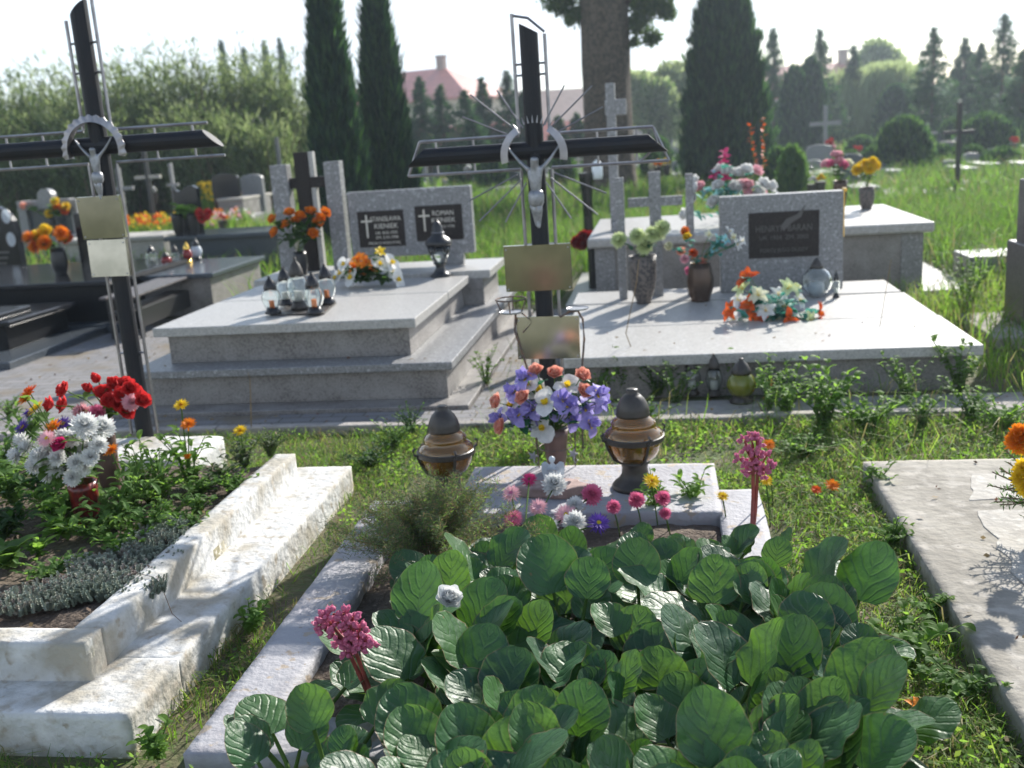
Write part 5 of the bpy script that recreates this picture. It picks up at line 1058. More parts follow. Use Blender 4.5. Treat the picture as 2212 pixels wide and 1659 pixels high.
for px,pt,pb,Y,wp,lab in ((1680,330,385,20,46,'little round shrub between huge thuja and small thuja'),(1860,300,345,34,60,'dark round shrub behind the red flowers'),(2060,262,330,36,64,'dark round shrub left of the low broad thuja'),(2185,262,330,34,70,'dark round shrub near the right edge'),(1835,335,380,28,44,'low green shrub behind the yellow flowers'),(1420,300,350,34,60,'round shrub below the poplars'),(1000,325,372,30,60,'low dark shrub under the pines'),(1120,322,375,30,56,'low dark shrub behind the steel rays'),(880,330,385,26,50,'low shrub at the right cypress foot'),(2100,325,372,26,48,'small shrub between far headstones at the right'),(1890,325,385,27,60,'green shrub left of the bushy thuja'),(2030,320,380,28,60,'green shrub just right of the bushy thuja'),(2165,330,392,25,70,'broad green shrub before the far headstones at the right edge'),(1800,330,380,30,50,'green shrub behind the pink flower vase'),(1410,335,385,27,50,'green shrub between crossbar end and huge thuja'),(1060,335,385,27,60,'green shrub left of the steel figure'),(1215,335,385,27,50,'green shrub between cross post and old trunk')):
    conifer(lab,px,pt,pb,Y,wp,2600,'shrub','egg',mats=('conif','conif2','conif_l'),L=.16,Wd=.05)
def spruce(label,px,pyt,Y,wpx_,group='spruces behind the cemetery',n=9000):
    top=W(px,pyt,Y); h=top.z; R=wpx_*Y/FPX/2; rs=RS; nl=22; nb=nl*9
    lev=np.repeat(np.linspace(.02,.97,nl),9)+rs.normal(size=nb)*.012; lev=np.clip(lev,0,.985); thb=rs.rand(nb)*6.283; lb=(R*(1-lev)**.9+.03*R)*rs.uniform(.55,1.15,nb)
    wgt=lb/lb.sum(); k=rs.choice(nb,n,p=wgt); s=rs.rand(n)**.75; th=thb[k]+rs.normal(size=n)*.13*(1-.5*s); rr=lb[k]*s
    P=np.stack([rr*np.cos(th),rr*np.sin(th),.05*h+lev[k]*h*.95-rr*.10+rr**2*.10/max(R,.1)+rs.normal(size=n)*.015*h],1)
    Dv=np.stack([np.cos(th),np.sin(th),np.full(n,.15)],1)+rs.normal(size=(n,3))*.5
    ht=260; P2=np.stack([rs.normal(size=ht)*.02*R,rs.normal(size=ht)*.02*R,h*(.80+.2*rs.rand(ht))],1); D2=np.stack([rs.normal(size=ht)*.6,rs.normal(size=ht)*.6,np.full(ht,1.)],1)
    P=np.concatenate([P,P2]);Dv=np.concatenate([Dv,D2]); m=len(P); sc=Y/40
    return tree('spruce',label,(top.x,Y,0),h,(P,Dv,.17*sc*rs.uniform(.6,1.3,m),.045*sc*rs.uniform(.7,1.3,m),['conif','conif','conif2'],None),(.07,h*.97),group)
for i,a in enumerate([(1670,66,46,105,'slim spruce just right of the huge thuja'),(1771,68,47,130,'spruce with a thin spire behind the thuja pair'),(1845,104,52,110,'short spruce left of the pale willow'),(2018,66,39,175,'broad dark spruce right of the pale willow'),(2085,86,47,110,'narrow spruce between two broad ones at the right'),(2120,98,45,130,'middle spruce of the dark group at the right'),(2170,36,42,165,'tallest spruce of the dark group near the right edge'),(2212,112,36,130,'spruce cut by the right edge'),
  (2100,118,55,90,'faint spruce behind the dark group at the right'),(477,92,62,40,'first tiny spruce top above the willow thicket'),(525,108,64,36,'second tiny spruce top above the willow thicket'),(570,92,63,40,'third tiny spruce top above the willow thicket'),(603,88,61,38,'fourth tiny spruce top, beside the left cypress'),
  (905,170,39,135,'dark pine at the foot of the pink roof'),(862,200,41,120,'dark pine right beside the cypress'),(950,188,40,145,'dark pine in front of the pink roof'),(1003,200,38,150,'dark pine left of the steel rays'),(1040,172,42,125,'dark pine with a slim leader left of the middle cross'),(1094,158,43,130,'tallest pine left of the middle cross'),(1128,200,40,120,'pine hidden behind the middle cross post'),(1205,256,40,100,'low pine in front of the brown gable'),(1245,250,41,110,'low pine against the old tree trunk'),(1020,250,36,120,'wide low pine above the dark headstone')]):
    spruce(a[4],a[0],a[1],a[2],a[3])
def leafy(label,px,pyt,pyb,Y,wpx_,n,mats,name='broadleaf_tree',droop=0,L=.3,Wd=.1,lobes=9,group=None,lean=0,seed=0,cat='tree',z0f=.1):
    top=W(px,pyt,Y); h=top.z; R=wpx_*Y/FPX/2; rs=np.random.RandomState(seed+int(px))
    C=[];
    for i in range(lobes):
        a=rs.rand()*6.283; q=R*.62*math.sqrt(rs.rand()); z=h*(z0f+.25)+h*(.72-z0f-.0)*rs.rand(); C.append((q*math.cos(a),q*math.sin(a),min(z,h*.8),R*rs.uniform(.38,.6)))
    C=np.array(C); k=rs.randint(0,lobes,n); d=unit(rs.normal(size=(n,3))); r=C[k,3]*(1-.6*rs.rand(n)**2); P=C[k,:3]+d*r[:,None]*np.array([1,1,1.05*h*.22/max(R*.5,.1)])[None,:]**np.array([1,1,.7])
    P[:,2]=np.clip(P[:,2],h*z0f*rs.uniform(.2,1,n),h*(1-.06*rs.rand(n)))
    if droop: Dv=np.array([0,0,-1.])+rs.normal(size=(n,3))*.22
    else: Dv=d+np.array([lean,0,.5])+rs.normal(size=(n,3))*.5
    return tree(name,label,(top.x,Y,0),h,(P,Dv,L*rs.uniform(.5,1.4,n),Wd*rs.uniform(.6,1.4,n),mats,None),(R*.06+.03,h*.6),group,cat)
leafy('pale feathery weeping willow between dark thujas',1893,128,330,52,190,16000,['pop','pop','wil2'],'weeping_willow',1,1.0,.07,14)
leafy('distant roundish tree above the red roof at the right',1905,86,200,75,120,7000,['pop','wil'],L=.5,Wd=.2)
leafy('light green tree immediately right of the old trunk',1395,160,330,52,110,8000,['pop','wil2','oakl2'],L=.35,Wd=.13)
leafy('light green poplar beside the huge thuja',1440,138,330,54,90,8000,['pop','wil','wil2'],L=.35,Wd=.13)
leafy('low pale tree right behind the huge thuja',1475,180,330,56,70,5000,['pop','wil'],L=.35,Wd=.13)
# willow thicket at the left: separate shrubs of slender upright shoots
def thicket(label,px,pyt,Y,wpx_,n,seed):
    top=W(px,pyt,Y); h=top.z; R=wpx_*Y/FPX/2; rs=np.random.RandomState(seed); ns=170
    a=rs.rand(ns)*6.283; q=np.sqrt(rs.rand(ns))*R*.85; bx_=q*np.cos(a);by_=q*np.sin(a)*.8; hh=h*(1-.30*(q/R)**2)*rs.uniform(.62,1.0,ns); lx=rs.normal(size=ns)*.16-.12+bx_*.10; ly=rs.normal(size=ns)*.14
    k=rs.randint(0,ns,n); u=rs.rand(n)**.8; P=np.stack([bx_[k]+lx[k]*hh[k]*u**1.5,by_[k]+ly[k]*hh[k]*u**1.5,hh[k]*u],1)+rs.normal(size=(n,3))*np.array([.07,.07,.05])
    Dv=np.stack([lx[k]*1.2,ly[k],np.full(n,.8)],1)+rs.normal(size=(n,3))*.42
    t=tree('willow_shrub',label,(top.x,Y,0),h,(P,Dv,.20*rs.uniform(.6,1.4,n),.034*rs.uniform(.7,1.4,n),['wil','wil2','wil3','wil'],None),(.05,h*.5),'willow shrubs along the left side','tree')
    m=MB()
    for i in range(0,ns,6): m.tube([(bx_[i],by_[i],0),(bx_[i]+lx[i]*hh[i]*.35,by_[i]+ly[i]*hh[i]*.35,hh[i]*.5),(bx_[i]+lx[i]*hh[i],by_[i]+ly[i]*hh[i],hh[i]*.98)],[.02,.014,.004],4,0,False)
    m.build('shoots','twig',t)
for i,(px,pyt,Y,wp,lab) in enumerate([(-60,137,25,210,'willow shrub cut by the left edge of the picture'),(35,112,25,190,'willow shrub behind the black headstone with portraits'),(120,130,25.5,180,'willow shrub left of the left cross post'),(215,97,25,190,'willow shrub right behind the left cross'),(300,80,26,180,'willow shrub behind the right arm of the left cross'),(385,54,26,190,'tallest willow shrub, mid thicket'),(470,74,27,180,'willow shrub behind the small black tilted headstone'),(550,84,27,170,'willow shrub near the twin granite pillars'),(622,74,27,150,'willow shrub touching the left cypress'),(170,177,23.6,190,'low front willow shrub behind the plates of the left cross'),(420,202,24,190,'low front willow shrub behind the small white crosses'),(540,222,24,160,'low front willow shrub left of the pillars'),(5,222,23.6,190,'low front willow shrub at the far left')]):
    thicket(lab,px,pyt,Y,wp,9500,i+40)
# old broadleaf tree with massive trunk
Y=24; tx=W(1312,300,Y).x; ow=96*Y/FPX
t=thing('old_tree','massive old tree with thick grooved trunk and leafy twigs high up','tree',(tx,Y,0)); mb=MB(); rs=np.random.RandomState(3)
zs_=np.linspace(-.1,5.6,26); pts=[];n_=28;vs=[]
for z in zs_:
    rr=ow/2*(1+.42*math.exp(-max(z,0)*1.6)+ .16*max(0,(z-4.2))*.8)
    for j in range(n_):
        a=6.283*j/n_; q=rr*(1+.05*math.sin(a*9+z*.7)+.035*noise.noise(Vector((math.cos(a)*3,math.sin(a)*3,z*1.4)))); vs.append((q*math.cos(a)+.04*z*.3,q*math.sin(a),z))
mb.add(vs,[(i*n_+j,i*n_+(j+1)%n_,(i+1)*n_+(j+1)%n_,(i+1)*n_+j) for i in range(len(zs_)-1) for j in range(n_)])
mb.build('trunk','bark',t,smooth=True)
mb=MB(); 
for p in ([(.1,0,4.9),(.9,.1,6.2),(1.6,.2,8)],[(-.2,0,5.0),(-.7,.2,6.5),(-1.4,.1,8.2)],[(0,.2,5.2),(.1,.8,7),(0,1.2,9)]): mb.tube(p,[.36,.26,.12],12)
for p in ([(.45,-.1,4.25),(.9,-.3,4.5),(1.5,-.5,4.3)],[(-.4,-.2,4.9),(-1.0,-.3,5.0),(-1.5,-.2,4.8)]): mb.tube(p,[.10,.05,.02],8)
mb.build('limbs','bark',t,smooth=True)
P=[];n=0
def clump(px,py,r,k,dy=0):
    c=np.array(W(px,py,Y+dy)-Vector((tx,Y,0))); d=unit(rs.normal(size=(k,3))); q=rs.rand(k)**.45*r; return c+d*q[:,None]*np.array([1,1,.8])
Pc=np.concatenate([clump(1215,8,.30,650),clump(1240,34,.26,600),(clump(1200,-15,.5,900)),clump(1262,20,.2,300),clump(1395,12,.42,1100),clump(1425,0,.34,700),clump(1380,50,.30,700),clump(1408,80,.22,450),clump(1440,25,.22,350),clump(1370,90,.14,160),clump(1360,-30,.7,900,.4),clump(1270,-60,1.0,1400,.6),clump(1330,-150,2.2,4000,.5),clump(1180,-150,1.6,2500,0),clump(1470,-140,1.6,2500,0)])
V,F=quad4(Pc,rs.normal(size=(len(Pc),3))+np.array([0,-.2,-.3]),.12*rs.uniform(.6,1.3,len(Pc)),.055*rs.uniform(.6,1.3,len(Pc)),rs); fastmesh('crown',V,F,['oakl','oakl2'],rs.choice(2,len(F)),t)
# ================================================================ HOUSES
for k,c in dict(roof_pink=(.50,.17,.13),roof_red=(.45,.13,.09),roof_brown=(.30,.20,.16),wall_cream=(.62,.55,.42),wall_grey=(.5,.45,.42),wall_pink=(.62,.35,.28)).items():
    M[k]=mat(k,c,.7 if 'wall' in k else .45,n=(2,tuple(v*.75 for v in c),.4,.7,5))
M['pane']=mat('dark_window_pane',(.05,.06,.07),.1)
def house(label,px,pye,pyr,Y,wd,dp,rz,roof,wall,chim=[(.2,.0)],hip=.25):
    c=W(px,pye,Y); t=thing('house',label,'house',(c.x,Y,0),rad(rz)); hw=c.z; hr=W(px,pyr,Y).z; a,b=wd/2,dp/2
    mb=MB(); mb.box(-a,a,-b,b,0,hw); mb.build('wall',wall,t)
    e=.5; k=a*(1-hip*2)
    mb=MB(); mb.add([(-a-e,-b-e,hw-.15),(a+e,-b-e,hw-.15),(a+e,b+e,hw-.15),(-a-e,b+e,hw-.15),(-k,0,hr),(k,0,hr),(-a-e,-b-e,hw-.3),(a+e,-b-e,hw-.3),(a+e,b+e,hw-.3),(-a-e,b+e,hw-.3)],[(0,1,5,4),(1,2,5),(2,3,4,5),(3,0,4),(9,8,7,6),(6,7,1,0),(7,8,2,1),(8,9,3,2),(9,6,0,3)]); mb.build('roof',roof,t)
    for cx_,cy_ in chim: mb=MB(); mb.box(a*cx_-.35,a*cx_+.35,b*cy_-.3,b*cy_+.3,hw+.2,hr+.9); mb.box(a*cx_-.42,a*cx_+.42,b*cy_-.37,b*cy_+.37,hr+.9,hr+1.05); mb.build('chimney','roof_brown',t)
    for i in range(3):
        for zz in (1.2,4.0):
            if zz+1.4<hw-.3:
                x=-a*.65+i*a*.65; mb=MB(); mb.box(x-.55,x+.55,-b-.04,-b-.002,zz,zz+1.4); w_=mb.build('window','white_wash',t); mb=MB(); mb.box(x-.45,x+.45,-b-.06,-b-.042,zz+.1,zz+1.3); mb.build('pane','pane',w_)
house('large house with a pale pink hipped roof behind the right cypress',905,218,152,92,15,9,-20,'roof_pink','wall_cream',[(.35,0),(-.5,.1)],.3)
house('brown gabled house with chimney left of the old trunk',1262,262,190,78,11,8,24,'roof_brown','wall_grey',[(-.7,0)],.0)
house('low building with a bright salmon red roof behind the middle cross',1215,310,262,66,7,5,5,'roof_red','wall_pink',[],.1)
house('house with a reddish roof behind the thuja pair',1735,205,140,95,17,9,8,'roof_pink','wall_grey',[(.4,0)],.2)
house('small low brick coloured house behind the pines',1000,320,270,70,9,6,-8,'roof_red','wall_pink',[],.1)
# ================================================================ FAR GRAVES
def gstone(kind,label,px,pyb,pyt,wp,m='granite',name=None,extra=None):
    b=G(px,pyb,.0); Y=min(b.y,60) if px>=620 else 19.5+(px%7)*.35; x=W(px,(pyb+pyt)/2,Y).x; h=W(px,pyt,Y).z; w_=wp*Y/FPX/2
    if kind=='slab':
        t=thing(name or 'headstone',label,'headstone',(x,Y,0)); mb=MB(); n=8
        mb.prism([(-w_,.12),(w_,.12)]+[(w_*math.cos(a),h-w_*.35+w_*.35*math.sin(a)) for a in np.linspace(0,math.pi,n)],0,.14,M4=Matrix.Rotation(rad(90),4,'X')@Matrix.Scale(-1,4,(0,0,1))); mb.build('stone',m,t,bevel=.01)
        mb=MB(); mb.box(-w_*1.25,w_*1.25,-1.7,.25,0,.14); mb.box(-w_*1.1,w_*1.1,-1.55,-.05,.14,.32); mb.build('grave_base','granite',t,bevel=.01)
    elif kind=='cross':
        t=thing(name or 'cross',label,'cross',(x,Y,0)); q=max(.03,w_*.13); mb=MB(); mb.box(-q,q,-.05,.05,0,h); mb.build('post',m,t,bevel=.004); mb=MB(); mb.box(-w_,w_,-.045,.045,h*.68,h*.68+q*2); mb.build('arm',extra or m,t,bevel=.004)
        mb=MB(); mb.box(-q*3,q*3,-.2,.2,0,.2); mb.build('socle','granite',t,bevel=.01)
    elif kind=='flat':
        t=thing(name or 'tomb',label,'tomb',(x,Y,0)); mb=MB(); mb.box(-w_*.95,w_*.95,.03,1.6,0,h-.06); mb.build('body','granite_br',t); mb=MB(); mb.box(-w_,w_,0,1.7,h-.06,h); mb.build('cover_slab',m,t,bevel=.01)
    return t
GS=[('slab','pale headstone under the left end of the middle crossbar',902,415,352,42,'granite'),('slab','wide dark headstone half hidden behind the steel figure',1092,425,368,68,'dark_st'),('slab','small pale headstone right of the cypress foot',985,405,372,28,'plaster'),('slab','pink-grey headstone behind the tall slender cross',1222,400,360,30,'plaster'),('cross','thin grey cross behind the right arm of the middle cross',1452,372,300,26,'granite'),
('flat','pale tomb with a bunch of flowers right of the middle crossbar end',1435,392,372,78,'plaster'),('slab','grey headstone beneath the huge thuja, left side',1470,395,345,36,'granite'),('slab','little white headstone right of the huge thuja',1705,372,345,24,'plaster'),('slab','grey headstone with a shallow roof left of the grey cross',1770,378,312,52,'granite'),('cross','large grey cross with wide arms in front of the thuja pair',1783,362,228,62,'granite'),
('slab','dark grey headstone with red flowers behind the vases',1838,430,332,46,'dark_st'),('slab','pale pointed stone right of the red flowers',1868,378,330,24,'plaster'),('slab','white pointed stone under the dome topped thuja',1900,370,322,28,'plaster'),('slab','pale grey headstone with a black niche right of the bushy thuja',2008,362,310,56,'granite'),('cross','grey cross rising behind the niche headstone',2003,345,265,36,'granite'),
('slab','grey headstone behind the pole cross',2048,352,305,44,'granite'),('slab','pale grey monument left of the low broad thuja',2085,345,292,40,'granite'),('slab','white topped monument with red flowers at the right edge',2198,335,286,34,'plaster'),('flat','pale flat grave slab in the tall grass',1885,412,396,46,'plaster'),('flat','long pale grave kerb in the tall grass before the pole cross',1955,436,420,150,'plaster'),
('slab','small dark headstone below the distant pines, left',940,398,366,30,'dark_st'),('slab','small dark headstone below the distant pines, right',1040,396,364,32,'dark_st'),('slab','mid grey headstone behind the steel rays',1178,398,362,26,'granite'),('cross','thin pale cross above the pink-grey headstone',1250,392,325,18,'plaster'),
('slab','tilted black headstone behind yellow flowers in the left middle distance',487,452,374,62,'black_st'),('slab','bell-shaped grey monument left of the twin pillars',545,452,376,50,'granite'),('flat','pale tomb below the tilted black headstone',500,500,428,62,'plaster'),('slab','narrow grey post stone left of the twin pillars',522,500,432,18,'granite'),
('cross','white and dark wooden cross in the marigold bed',322,478,322,60,'blackm'),('cross','small pale stone cross behind the wavy headstone',374,452,352,26,'granite'),('cross','low pale cross seen just right of the left cross post',262,470,362,62,'granite'),('cross','thin dark pole cross left of the cypress',604,420,296,10,'dark_st'),
('slab','grey headstone far behind under the tilted oak, small',1340,392,366,26,'granite'),('slab','brownish headstone behind the wreath, left',1490,388,350,26,'granite_br'),('slab','small dark stone right of the small green thuja',1745,398,360,22,'dark_st'),('slab','small pale stone right edge middle distance',2150,352,318,28,'plaster')]
GS+=[('slab','grey headstone between the small thuja and the pink flower vase',1760,395,345,30,'granite'),('slab','brown headstone left of the yellow flowers on the box tomb',1798,392,348,26,'granite_br'),('cross','small white cross behind the dark grey headstone',1852,350,300,20,'plaster'),('slab','low grey stone right of the white pointed stone',1925,372,338,26,'granite'),
('slab','dark stone behind the long pale kerb, left end',1905,392,352,24,'dark_st'),('cross','small dark cross beyond the bushy thuja, right',2028,345,290,22,'dark_st'),('slab','small brown headstone left of the pole cross',2052,388,345,26,'granite_br'),('slab','grey headstone right of the pole cross',2098,378,330,30,'granite'),('slab','pale headstone under the low broad thuja',2135,368,330,28,'plaster'),
('cross','grey cross far right behind the headstones',2165,340,282,26,'granite'),('slab','dark headstone at the right edge below the white topped one',2185,378,336,34,'dark_st'),('flat','pale slab in the grass right of the pole cross',2120,408,394,60,'plaster'),('slab','tiny grey headstone directly left of the huge thuja foot',1455,352,318,22,'granite'),('slab','tiny white headstone beneath the poplars',1432,345,316,16,'plaster'),
('slab','small brown headstone right of the old trunk',1375,372,338,24,'granite_br'),('slab','grey headstone just left of the old trunk foot',1245,372,338,22,'granite'),('slab','dark headstone between two pale ones under the crossbar',1150,378,342,22,'dark_st'),('cross','tiny pale cross under the left crossbar',960,368,322,18,'plaster'),('slab','brown headstone beside the cypress foot, right',875,385,345,26,'granite_br')]
for k,lab,px,pb,pt,wp,m_ in GS:
    gstone(k,lab,px,pb,pt,wp,m_,extra='plaster' if 'white and dark' in lab else None)
gr=gstone('cross','slim dark iron pole cross in the tall grass at the right',2070,432,222,58,'blackm')
# pedestal lamp behind the middle cross
b=Vector((W(1272,500,13).x,13,0)); t=thing('pedestal','slender dark stone pedestal behind the middle cross plates','pedestal',b); z1=W(1278,372,13).z
mb=MB(); mb.lathe([(.11,0),(.11,.1),(.07,.16),(.06,z1*.5),(.075,z1*.8),(.10,z1-.05),(.10,z1)],16); mb.build('column','black_st',t,smooth=False)
b2=Vector((W(1291,392,13).x,13,z1*.92)); t=thing('grave_lantern','white lantern hanging at the top of the slender pedestal','grave lantern',b2); mb=MB(); mb.lathe([(.001,0),(.06,0),(.07,.05),(.065,.18),(.03,.22),(.001,.24)],16); mb.build('glass_body','frost',t,smooth=True)
mb=MB(); mb.lathe([(.001,.24),(.03,.24),(.02,.28),(.001,.30)],12); mb.build('lid','lid',t)
# orange gladiolus stems
for i,(px,lab) in enumerate(((1650,'orange gladiolus stem left of the white lamp, beside the huge thuja'),(1643,'second orange gladiolus stem leaning left beside the huge thuja'))):
    b=Vector((W(px,445,11.1).x,11.1,zt2)); t=thing('gladiolus',lab,'flower',b); top=W(px-3*i*8,250+i*15,11.1)-b; mb=MB(); mb.tube([(0,0,0),top*.5,top],[.008,.007,.003],6); mb.build('stalk','stem',t); mb=MB()
    for k in range(16): p=top*(.45+.55*k/16); d=rdir(RN,-.2,.6); mb.petal(p,d,Vector((0,0,1)),.05,.035,20,-30,0,.8)
    mb.build('blossoms','dorange',t)
# ================================================================ GRASS
EX=[(-4,-1.47,2.25,4.43),(-1.29,.385,2.2,4.22),(-.91,.22,3.8,4.54),(.855,3.3,1,4.51),(-6.7,-.6,5.36,9.3),(-.7,1.85,5.4,8.6),(-.6,3.3,5.36,5.9),(x0-.4,x1+.5,8.9,11.4),(-3.1,-2.3,4.4,4.9)]
def okmask(P):
    m=np.ones(len(P),bool)
    for a,b_,c,d in EX: m&=~((P[:,0]>a)&(P[:,0]<b_)&(P[:,1]>c)&(P[:,1]<d))
    return m
def blades(name,x0_,x1_,y0_,y1_,dens,h,wd,mats,wts,patch=0,rs=RS,lean=.45,zf=None,ex=True):
    n=int((x1_-x0_)*(y1_-y0_)*dens); P=np.stack([rs.uniform(x0_,x1_,n),rs.uniform(y0_,y1_,n),np.zeros(n)],1)
    if ex: P=P[okmask(P)]
    if patch:
        v=np.array([noise.noise(Vector((p[0]*patch,p[1]*patch,1.3))) for p in P]); P=P[v+rs.uniform(-.25,.25,len(P))>-.08]
    n=len(P); H=h*rs.uniform(.35,1.15,n); L1=rs.normal(size=(n,2))*lean*.35; L2=L1*2.6+rs.normal(size=(n,2))*lean*.35
    a=rs.rand(n)*6.283; s=np.stack([np.cos(a),np.sin(a),np.zeros(n)],1)*(wd*rs.uniform(.6,1.3,n)/2)[:,None]
    p1=P+np.concatenate([L1*H[:,None],(.6*H)[:,None]],1); p2=P+np.concatenate([L2*H[:,None],(H*(1-.25*np.abs(L2).sum(1).clip(0,2)))[:,None]],1)
    V=np.stack([P-s,P+s,p1+s*.8,p1-s*.8,p2+s*.15,p2-s*.15],1).reshape(-1,3); b_=np.arange(n)*6
    F=np.concatenate([np.stack([b_,b_+1,b_+2,b_+3],1),np.stack([b_+3,b_+2,b_+4,b_+5],1)]); k=rs.choice(len(mats),n,p=wts); 
    o=fastmesh(name,V,F,mats,np.concatenate([k,k]));  o['kind']='stuff'; return o
blades('grass',-3.6,3.3,1.6,5.42,4800,.075,.0042,['g1','g2','g3','g4'],[.28,.26,.18,.28],1.6,lean=.9)
blades('grass',.40,.86,1.4,4.8,5200,.075,.005,['g1','g2','g3','g4'],[.32,.26,.18,.24],2.2,lean=.9)
blades('grass',-.6,3.3,4.5,5.40,3200,.10,.006,['g1','g2','g3','g4'],[.30,.26,.18,.26],1.2,lean=.8)
def leaflets(name,x0_,x1_,y0_,y1_,dens,hmax,size,mats,patch,seed):
    rs=np.random.RandomState(seed); n=int((x1_-x0_)*(y1_-y0_)*dens); P=np.stack([rs.uniform(x0_,x1_,n),rs.uniform(y0_,y1_,n),rs.uniform(.004,hmax,n)],1); P=P[okmask(P)]
    v=np.array([noise.noise(Vector((p[0]*patch,p[1]*patch,4.1))) for p in P]); P=P[v+rs.uniform(-.2,.2,len(P))>0]; n=len(P)
    Dv=rs.normal(size=(n,3))*np.array([1,1,.45])+np.array([0,0,.15]); s_=size*rs.uniform(.6,1.5,n); V,F=quad4(P,Dv,s_,s_*.55,rs); o=fastmesh(name,V,F,mats,rs.choice(len(mats),len(F))); o['kind']='stuff'
leaflets('low_weeds',-1.6,3.3,1.5,5.42,4200,.06,.020,['g1','g2','lf2','lf'],2.4,5)
leaflets('low_weeds',-3.6,-1.2,4.4,5.4,2500,.05,.016,['g1','g3','lf2','lf'],2.0,6)
leaflets('low_weeds',-1.2,-.6,5.4,9,700,.10,.020,['g1','g3','lf2'],3.0,7)
blades('grass',1.8,7.5,5.9,9.6,700,.30,.009,['g1','g2','g3','g4'],[.34,.34,.12,.20],.5,lean=.5)
blades('tall_grass',-4.2,9,9.4,17,430,.46,.012,['g1','g5','g3','g4'],[.30,.34,.24,.12],0,lean=.5)
blades('tall_grass',-6,14,17,30,110,.55,.02,['g1','g5','g3','g4'],[.26,.34,.24,.16],0,lean=.5)
blades('tall_grass',-14,20,30,60,16,.6,.05,['g1','g5','g3','g4'],[.22,.36,.26,.16],0,lean=.5)
blades('tall_grass',-16,-4.5,12,24,110,.40,.02,['g1','g3','g2','g4'],[.35,.25,.25,.15],0,lean=.5)
# marigold beds of the far left graves: dots of blossom on green
def bed(label,px0,px1,py,Y0,Y1,h,cols,n,seed):
    rs=np.random.RandomState(seed); xa_=W(px0,py,(Y0+Y1)/2).x; xb_=W(px1,py,(Y0+Y1)/2).x
    o=blades('marigold_bed',xa_,xb_,Y0,Y1,600,h,.028,['g1','g2','lf2'],[.4,.4,.2],0,rs,.5,ex=False); tag(o,label,'flower bed')
    P=np.stack([rs.uniform(xa_,xb_,n),rs.uniform(Y0,Y1,n),h*rs.uniform(.6,1.05,n)],1); P=np.repeat(P,7,0)+rs.normal(size=(n*7,3))*.012
    V,F=quad4(P,rs.normal(size=(len(P),3)),np.full(len(P),.055),np.full(len(P),.05),rs); o=fastmesh('marigold_blooms',V,F,cols,np.repeat(rs.choice(len(cols),n),7)); tag(o,label.replace('bed','blossoms over the bed'),'flowers',kind='stuff')
bed('bed of orange marigolds around the white and dark cross',262,372,480,18.6,20.4,.50,['orange','dorange','yellow'],150,1)
bed('bed of pink and orange flowers left of the grey post stone',436,512,480,18.6,20.4,.50,['lpink','white','orange'],90,2)
bed('bed of yellow flowers before the tilted black headstone',438,475,400,22,23,.95,['yellow'],60,3)
bed('bed of mixed pink flowers right of the yellow bed',480,530,415,22,23,.7,['lpink','yellow','pink'],60,4)
# pots of colour on far graves
for i,(px,py,k,Y) in enumerate(((1420,355,'orange',24),(1410,362,'cream',24),(1440,352,'yellow',24),(2035,318,'dorange',30),(1792,308,'red',30),(1852,322,'red',30),(2190,305,'red',30),(1480,330,'yellow',30),(930,352,'red',30),(1800,320,'lpink',30),(330,412,'white',20),(480,470,'red',18),(1772,385,'yellow',17),(1755,390,'white',17),(1905,352,'red',32),(1968,340,'orange',34),(2060,345,'white',33),(2110,330,'red',33),(2140,342,'yellow',33),(1725,360,'red',30),(1760,352,'yellow',31),(1880,345,'lpink',32),(1160,365,'red',28),(1010,365,'white',28),(880,372,'orange',27))):
    p=W(px,py,Y); t=thing('flower_bunch','bunch of %s flowers on a far grave, %s'%({'dorange':'deep orange','lpink':'pale pink'}.get(k,k),('beside the tall slender cross','left of the pale tomb bunch','right of the pale tomb bunch','next to the pole cross','near the grey wide-armed cross','above the dark grey headstone','at the right edge','under the huge thuja','under the left crossbar end','near the wide-armed cross, paler','behind the left cross plates','near the tilted black headstone','left of the box tomb vases','close to the small thuja','left of the bushy thuja','right behind the bushy thuja','at the pole cross foot','right of the pole cross','under the low broad thuja','right of the huge thuja','by the wide-armed grey cross base','beneath the pale willow','behind the steel rays','under the distant pines','right of the cypress foot')[i]),'flowers',p)
    f=MB(); 
    for q in range(7): flower(f,rdir(RN,-.5,1)*.065*Y/24,(RN.uniform(-.4,.4),-1,.6),'rose',.055*Y/24,RN)
    f.build('blooms',[k,'yellow'],t); mb=MB(); mb.lathe([(.001,-.28),(.06,-.28),(.09,-.05),(.001,-.05)],10); mb.build('pot','lid',t)
blades('tall_grass',-.5,3.2,5.28,5.90,210,.26,.0055,['g1','g2','g3','g4'],[.3,.25,.2,.25],2.0,lean=.7,ex=False)
blades('tall_grass',-1.15,-.72,5.6,9.0,70,.20,.005,['g1','g4','g3'],[.4,.3,.3],3.0,lean=.8,ex=False)
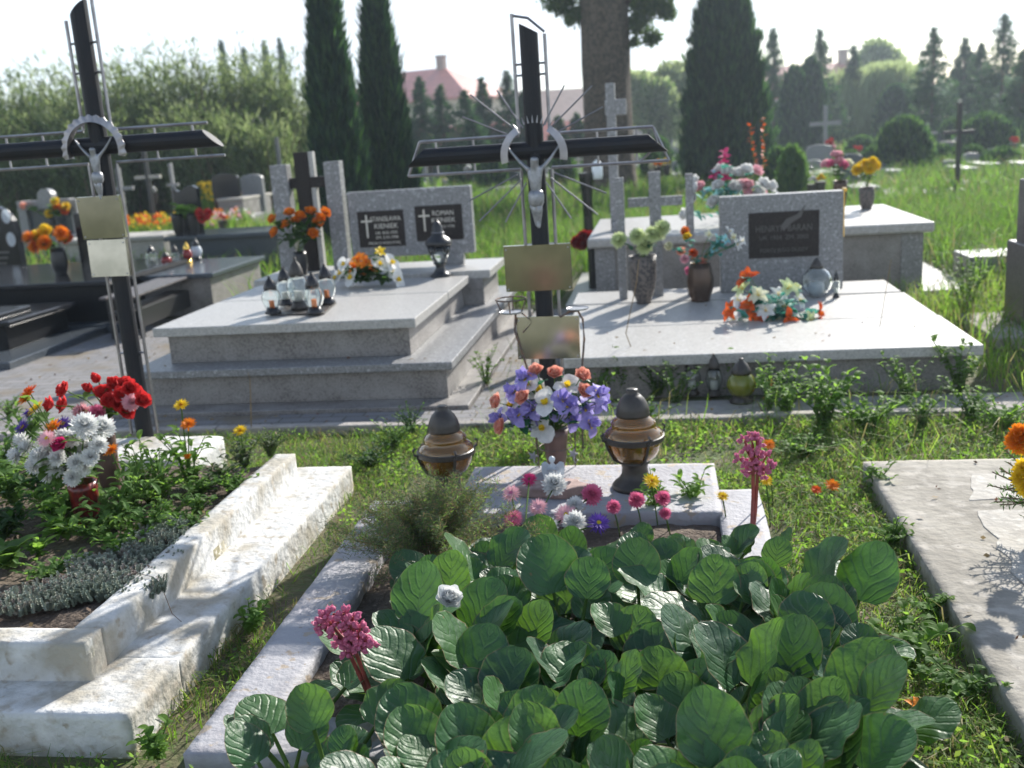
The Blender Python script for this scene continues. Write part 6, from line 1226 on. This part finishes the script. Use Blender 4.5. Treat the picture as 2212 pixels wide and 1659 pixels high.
# distant wood closing the horizon
rs=np.random.RandomState(21); n=60000; X=rs.uniform(-135,135,n); Yw_=rs.uniform(118,146,n); hh=4.2+2.6*np.array([noise.noise(Vector((x*.09,0,7))) for x in X])+1.6*np.array([noise.noise(Vector((x*.4,0,2))) for x in X]); Z=hh*rs.rand(n)**.6
V,F=quad4(np.stack([X,Yw_,Z],1),rs.normal(size=(n,3))+np.array([0,0,.4]),rs.uniform(.5,1.3,n),rs.uniform(.3,.7,n),rs); o=fastmesh('distant_wood',V,F,['conif2','wil3','conif_l','oakl'],rs.choice(4,n)); o['kind']='stuff'
blades('tall_grass',.9,3.3,4.55,5.38,260,.22,.007,['g1','g2','g4'],[.4,.3,.3],2.5,lean=.8)
blades('tall_grass',-1.2,.9,4.6,5.38,160,.18,.006,['g1','g4','g3'],[.4,.4,.2],2.5,lean=.9)
blades('tall_grass',.42,.86,1.6,4.6,220,.13,.006,['g1','g2','g4'],[.45,.3,.25],3,lean=1.0)
rs=np.random.RandomState(31)
def litter(name,x0_,x1_,y0_,y1_,z,n,cols):
    P=np.stack([rs.uniform(x0_,x1_,n),rs.uniform(y0_,y1_,n),np.full(n,z)],1); V,F=quad4(P,rs.normal(size=(n,3))*np.array([1,1,.12])+np.array([0,0,.05]),rs.uniform(.014,.036,n),rs.uniform(.008,.02,n),rs); o=fastmesh(name,V,F,cols,rs.choice(len(cols),n)); o['kind']='stuff'
litter('fallen_leaves',-3.4,3.2,4.5,5.9,.035,420,['dry','twig','brownfl'])
litter('fallen_leaves',-1.2,-.7,5.5,9,.03,160,['dry','twig'])
litter('fallen_leaves',.4,.86,2,4.5,.04,120,['dry','twig','brownfl'])
litter('fallen_leaves',.9,2.3,1.8,4.45,.094,60,['dry','twig','brownfl'])
litter('fallen_leaves',-5,-3.6,5,9,.025,160,['dry','twig'])
litter('fallen_leaves',-3.3,-1.8,2.6,4.2,.225,260,['dry','twig'])
litter('fallen_leaves',-.5,1.7,6.0,7.9,.281,26,['dry','brownfl'])
litter('fallen_leaves',-3.2,-1.4,5.98,6.15,.289,14,['dry','brownfl'])
# ================================================================ HAZE
hz=MB(); hz.box(-141,141,-9,151,-1.2,11); o=hz.build('haze','glass'); o.data.materials.clear(); hm=D.materials.new('haze_air'); hm.use_nodes=True; q=hm.node_tree; q.nodes.clear(); ov=q.nodes.new('ShaderNodeOutputMaterial'); pv=q.nodes.new('ShaderNodeVolumePrincipled'); pv.inputs['Color'].default_value=(.74,.87,1,1); pv.inputs['Density'].default_value=.0012; pv.inputs['Anisotropy'].default_value=.55
q.links.new(pv.outputs[0],ov.inputs['Volume']); o.data.materials.append(hm); o['kind']='stuff'
USE_HAZE=True
if not USE_HAZE: D.objects.remove(o)
